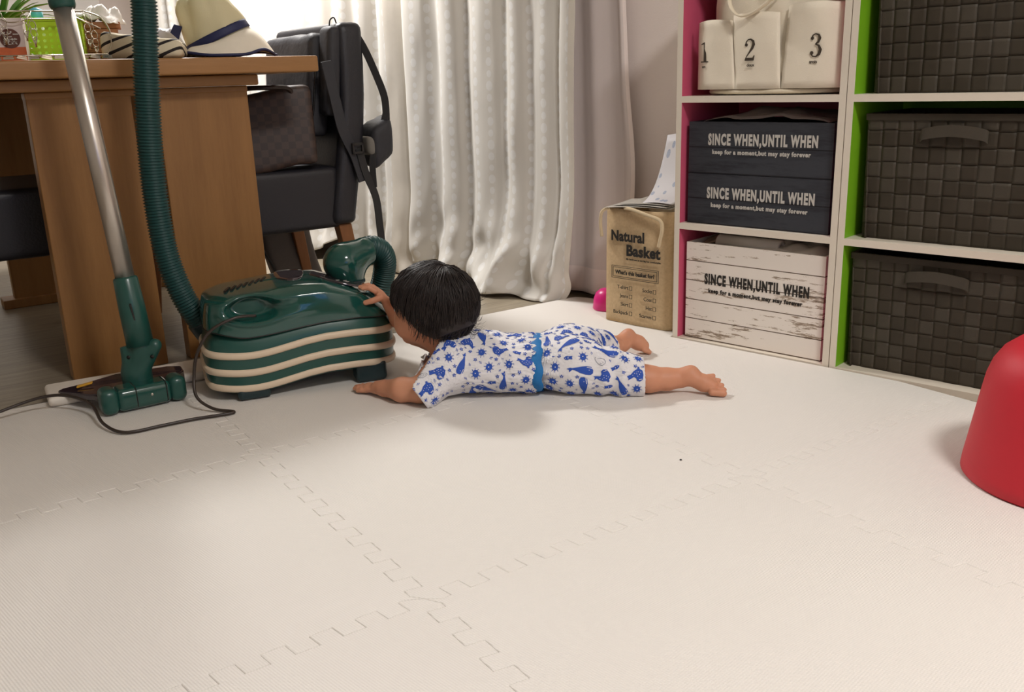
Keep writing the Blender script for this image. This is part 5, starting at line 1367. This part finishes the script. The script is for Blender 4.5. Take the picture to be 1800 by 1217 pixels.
def ghost(s):      # line-drawn whale
    P = [(-0.42, 0), (-0.38, 0.20), (-0.20, 0.30), (0.05, 0.26), (0.26, 0.10), (0.45, 0.16), (0.40, 0.0), (0.20, -0.16), (-0.05, -0.26), (-0.30, -0.22)]
    return [(2, q) for q in ring2([(x*s, y*s) for x, y in P], 0.035*s)] + [(2, poly_ell(-0.24*s, 0.04*s, 0.03*s, 0.03*s, 7)), (2, quadline((-0.2*s, -0.1*s), (-0.05*s, -0.12*s), 0.025*s))]
def lined(s):
    o = [(2, q) for q in ring2(poly_ell(0, 0, 0.42*s, 0.20*s, 14), 0.04*s)]
    for i in range(4): o.append((2, poly_ell((-0.22+0.14*i)*s, 0.02*s*(-1)**i, 0.025*s, 0.05*s, 7)))
    return o
def dash(s): return [(0, quadline((-0.4*s, 0), (0.3*s, 0.1*s), 0.16*s)), (0, quadline((-0.2*s, 0.35*s), (0.4*s, 0.45*s), 0.14*s))]
KINDS = [(whale, 0.048, 0.0235), (spotted, 0.036, 0.0195), (whale, 0.042, 0.0215), (puffer, 0.025, 0.0170), (ghost, 0.028, 0.0180), (seaweed, 0.026, 0.0170), (fish, 0.020, 0.0130), (lined, 0.024, 0.0135), (star, 0.010, 0.0068), (star, 0.010, 0.0068), (fish, 0.013, 0.0085), (dash, 0.008, 0.0055), (dash, 0.007, 0.0050)]
def print_on(ob, seed, region):
    rnd = random.Random(seed); me = ob.data
    nv = len(me.vertices); co = np.empty(nv*3, np.float32); me.vertices.foreach_get('co', co); co = co.reshape(-1, 3)
    no = np.empty(nv*3, np.float32); me.vertex_normals.foreach_get('vector', no); no = no.reshape(-1, 3)
    tree = BVHTree.FromPolygons([tuple(c) for c in co.tolist()], [tuple(p.vertices) for p in me.polygons])
    ok = [i for i in range(nv) if region(co[i], no[i])]
    outer = set()
    for i in ok:
        p = Vector(co[i].tolist()); n = Vector(no[i].tolist())
        if tree.ray_cast(p+n*0.003, n, 0.25)[0] is None: outer.add(i)
    ok = sorted(outer)
    STAT = [0, 0, 0]
    placed = []; V_, F_, I_ = [], [], []
    for kind, (fn, s, r) in enumerate(KINDS):
        tries = 1500 if kind < 3 else 3500
        spots, r_s = ((-0.30, -0.05, 0.2, 0.45), s*0.21) if fn is whale else ((-0.15, 0.18), s*0.36) if fn is spotted else ((0,), r*0.88)
        cap = {0: 9, 1: 8, 2: 7}.get(kind, 400); made = 0
        for _ in range(tries):
            if made >= cap: break
            i = rnd.choice(ok); p = Vector(co[i].tolist()); n = Vector(no[i].tolist())
            if any((p-q).length < (r_s+r2) for q, r2 in placed): continue
            bx = Vector((1, 0, 0)) if (kind in (1, 6) or rnd.random() < 0.3) else Vector((0, 0.6, 1))
            t = (bx-n*bx.dot(n)).normalized(); b = n.cross(t); a = rnd.uniform(-0.6, 0.6) + (PI if rnd.random() < 0.5 else 0)
            t, b = t*math.cos(a)+b*math.sin(a), b*math.cos(a)-t*math.sin(a)
            flip = -1 if rnd.random() < 0.5 else 1
            cs = [(p+t*(k_*s), r_s) for k_ in spots]
            if any((c-q).length < (r_s+r2) for c, _ in cs for q, r2 in placed): continue
            tv, tf, ti, good = [], [], [], True
            for lay, P in fn(s):
                bm = bmesh.new(); bm.faces.new([bm.verts.new((x, y*flip, 0)) for x, y in P])
                bmesh.ops.triangulate(bm, faces=list(bm.faces))
                for _k in range(4):
                    lg = [e for e in bm.edges if e.calc_length() > 0.0042]
                    if not lg: break
                    bmesh.ops.subdivide_edges(bm, edges=lg, cuts=1); bmesh.ops.triangulate(bm, faces=list(bm.faces))
                off = {0: 0.0006, 1: 0.0009, 2: 0.0006}[lay]; base = len(tv)
                bm.verts.index_update()
                for v in bm.verts:
                    q = p+t*v.co.x+b*v.co.y; hit, hn, _i, d = tree.ray_cast(q+n*0.014, -n, 0.034)
                    if hit is None or hn.dot(n) < 0.05: good = False; STAT[0 if hit is None else 1] += 1; break
                    tv.append(hit+n*off*1.5)
                if not good: bm.free(); break
                for f in bm.faces: tf.append(tuple(base+v.index for v in f.verts)); ti.append({0: 1, 1: 0, 2: 2}[lay])
                bm.free()
            if good:
                n0 = len(V_); V_ += tv; F_ += [tuple(x+n0 for x in f) for f in tf]; I_ += ti; placed += cs; made += 1
    # append
    bm = bmesh.new(); bm.from_mesh(me); nv = [bm.verts.new(v) for v in V_]
    for f, m_i in zip(F_, I_):
        try: fc = bm.faces.new([nv[x] for x in f])
        except ValueError: continue
        fc.material_index = m_i; fc.smooth = True
        if fc.calc_area() > 0:
            fc.normal_update()
            c = fc.calc_center_median(); h, hn, _i, d = tree.find_nearest(c)
            if hn is not None and fc.normal.dot(hn) < 0: fc.normal_flip()
    bm.to_mesh(me); bm.free(); me.materials.append(M['print']); me.materials.append(M['print_l'])
    print('prints', len(placed), len(ok), STAT)
print_on(shirt, 5, lambda c, n: (n[2] > -0.35 or n[1] < -0.5) and c[0] > -0.225 and c[0] < 0.028 and (c[2] > 0.006))
print_on(shorts, 8, lambda c, n: (n[2] > -0.35 or n[1] < -0.5) and c[0] > 0.052 and (c[2] > 0.006))
# waistband
WB = []
for i in range(48):
    a = 2*PI*i/48; y = -0.006+0.0935*math.cos(a); z = 0.053+0.0530*math.sin(a)
    WB.append((0.0365+0.002*math.sin(a*9)-0.006*math.cos(a)*0.3+0.1*y*0.6, y, max(z, 0.004)))
vs, fs = [], []
for x, y, z in WB:
    for dx, g in ((-0.0085, 0.0), (-0.0075, 0.0012), (0.0, 0.0020), (0.0075, 0.0012), (0.0085, 0.0)):
        d = Vector((0, y+0.006, z-0.053)).normalized(); vs.append((x+dx, y+d.y*g, max(z+d.z*g, 0.002)))
n = len(WB)
for i in range(n):
    for j in range(4): fs.append((i*5+j, i*5+j+1, ((i+1) % n)*5+j+1, ((i+1) % n)*5+j))
wbm = mesh('waistband', vs, fs, plain('bright_blue_elastic', srgb(20, 112, 178), 0.7, bump=0.0006, bscale=200), PR, True); s = wbm.modifiers.new('s', 'SOLIDIFY'); s.thickness = 0.003

# ---- hair: a soft cap plus many locks
hk = N('black_hair'); v = hk.coord('Object'); hk.set(col=hk.mix(hk.noise(v, 60, 3), srgb(20, 15, 14), srgb(44, 34, 31)), rough=0.5, spec=0.4)
M['hair'] = hk.m
Hh = Field((-0.30, -0.12, 0.07), (-0.05, 0.13, 0.30), 0.0022)
Hh.ell(HC+u_*0.001-f_*0.002, (0.088, 0.0725, 0.0775), 0.0, R=RH); Hh.ell(hp(-0.045, 0, -0.038), (0.047, 0.060, 0.054), 0.02, R=RH)
Hh.ell(hp(0.080, 0, -0.052), (0.072, 0.110, 0.066), 0.006, R=RH, sub=True)
Hh.ell(hp(0.10, 0, -0.02), (0.046, 0.085, 0.048), 0.006, R=RH, sub=True)
Hh.cut(hp(0, 0, -0.082), tuple(-u_-f_*0.30))
crown = (u_*0.85-f_*0.50).normalized()
def surf(d, h):
    """point at height h over the skull in direction d"""
    a, b, c = d.dot(f_)/0.088, d.dot(l_)/0.0735, d.dot(u_)/0.0785
    r = 1/math.sqrt(a*a+b*b+c*c)
    bk = max(0, -d.dot(f_)*0.8-d.dot(u_)*0.5); r += 0.014*bk + 0.0035*noise.noise(d*5.0) + 0.0015*noise.noise(d*13.0)
    return HC+d*(r+h)
rnd = random.Random(4)
hv, hf = [], []
def lock(P, r):
    base = len(hv); n = len(P)
    for i, p in enumerate(P):
        t = (P[min(i+1, n-1)]-P[max(i-1, 0)]).normalized(); o_ = (p-HC).normalized(); sd = t.cross(o_)
        if sd.length < 1e-4: sd = Vector((1, 0, 0))
        sd.normalize(); w = r*(1.0 if i < n*0.6 else max(0.12, 1-(i-n*0.6)/(n*0.42))); up = o_*w*0.7
        hv.extend([p-sd*w, p+up, p+sd*w, p-up])
    for i in range(n-1):
        for k in range(4): hf.append((base+i*4+k, base+i*4+(k+1) % 4, base+i*4+4+(k+1) % 4, base+i*4+4+k))
for q in range(2600):
    # heading away from the crown
    az = rnd.uniform(0, 2*PI); e1 = crown.orthogonal().normalized(); e2 = crown.cross(e1); hd = e1*math.cos(az)+e2*math.sin(az)
    th0 = rnd.uniform(0.02, 1.5); face = hd.dot(f_)
    # length of the hair line in each direction
    side = abs(hd.dot(l_))
    front = max(0, (hd.dot(f_)))
    thmax = 2.18 - 0.42*front**1.5 + 0.10*(1-front)*(1-side)
    if th0 > thmax-0.3: th0 = rnd.uniform(0.1, 1.0)
    th1 = min(thmax + rnd.uniform(-0.10, 0.10), th0+rnd.uniform(0.55, 1.15))
    swirl = 0.35*rnd.uniform(0.7, 1.3); lift = rnd.uniform(0.0002, 0.0040)
    clump = math.floor(az*14)/14; az1 = az+(clump-az)*0.6
    P = []; n = 8
    flick = 0
    if th1 > thmax-0.12 and hd.dot(f_) < 0.1: flick = rnd.choice((0, 0.004, 0.010, 0.018))
    for i in range(n):
        k = i/(n-1); th = th0+(th1-th0)*k; aa = az+(az1-az)*k+swirl*k*0.6
        h_ = e1*math.cos(aa)+e2*math.sin(aa); d = (crown*math.cos(th)+h_*math.sin(th)).normalized()
        d = (d+hd.cross(crown)*0.035*math.sin(k*5+az*9)*k).normalized(); p = surf(d, lift+0.0012*math.sin(k*PI)*2+flick*max(0, k-0.65)**2*8)
        if p.z < 0.106: p.z = 0.106+(p.z-0.106)*0.2
        P.append(p)
    lock(P, rnd.uniform(0.0005, 0.0011))
# loose wisps at the nape
for c in ([(-0.100, -0.02, 0.205), (-0.088, -0.02, 0.197), (-0.078, -0.02, 0.200), (-0.073, -0.02, 0.212)], [(-0.102, -0.02, 0.200), (-0.090, -0.015, 0.190), (-0.080, -0.015, 0.190), (-0.070, -0.015, 0.196)],
          [(-0.105, -0.01, 0.160), (-0.094, -0.01, 0.152), (-0.087, -0.01, 0.154), (-0.085, -0.01, 0.164)], [(-0.106, -0.01, 0.150), (-0.096, -0.01, 0.138), (-0.085, -0.01, 0.135), (-0.078, -0.01, 0.139)],
          [(-0.110, -0.02, 0.130), (-0.098, -0.02, 0.118), (-0.090, -0.02, 0.120), (-0.086, -0.02, 0.127)], [(-0.108, 0.0, 0.175), (-0.096, 0.0, 0.166), (-0.090, 0.0, 0.172), (-0.088, 0.0, 0.182)]):
    for j in range(12):
        o_ = Vector((rnd.uniform(-1, 1), rnd.uniform(-1, 1), rnd.uniform(-1, 1)))*0.0022
        lock([p+o_*(1+i*0.2) for i, p in enumerate(catmull([Vector(c[0])+Vector((-0.014, 0, 0.004))]+[Vector(q) for q in c], 4))], 0.0006)
Pq, Qq = Hh.arrays()
n0 = len(hv); hv2 = [tuple(v) for v in hv]+[tuple(p) for p in Pq.tolist()]; hf2 = hf+[tuple(int(x)+n0 for x in q) for q in Qq.tolist()]
hair = mesh('hair', hv2, hf2, M['hair'], PR, True)
# ================================================================ sub-parts go under the part they sit on
def kin(o): return [c for c in COL.objects if c.parent == o]
NEST = {'vent_slot': 'lid', 'pedal_switch': 'lid', 'lid_seam': 'lid', 'latch_slot': 'nozzle_socket', 'screw': 'nozzle_front', 'seam_lines': 'nozzle_front',
        'screw_hole': 'swivel_neck', 'height_slider': 'nozzle_body', 'hose_cuff': 'hose', 'duct_collar': 'outlet_duct', 'caster': 'caster_housing', 'ivory_band': 'tub', 'wand_collar': 'wand',
        'printed_boxes': 'bag_body', 'bow': 'hat_band', 'brim_trim': 'brim', 'buckle': 'strap', 'zip': 'bag_body', 'waistband': 'shorts', 'eye': 'body', 'printed_marks': 'lid', 'handle': 'woven_front', 'rivet': 'bag_body', 'brown_circle': 'carton_body', 'carton_lower': 'carton_body'}
for root in [o for o in COL.objects if o.parent is None and o.type == 'EMPTY']:
    parts = kin(root)
    for c in parts:
        b = c.name.split('.')[0]; want = NEST.get(b)
        if b == 'lettering':
            hosts = [q for q in parts if q.name.split('.')[0] in ('box_body', 'bag_body', 'pocket', 'carton_body')]
            if not hosts: continue
            if hosts[0].name.startswith('pocket'):
                hosts.sort(key=lambda q: abs(sum(v.co.x for v in q.data.vertices)/len(q.data.vertices)-(c.location.x+0.012)))
            host = hosts[0]
        elif want:
            hosts = [q for q in parts if q.name.split('.')[0] == want]
            if not hosts: continue
            if b == 'caster': hosts.sort(key=lambda q: (sum((v.co for v in q.data.vertices), Vector())/len(q.data.vertices)-c.location).length)
            host = hosts[0]
        else: continue
        c.parent = host; c.location = c.location-host.location
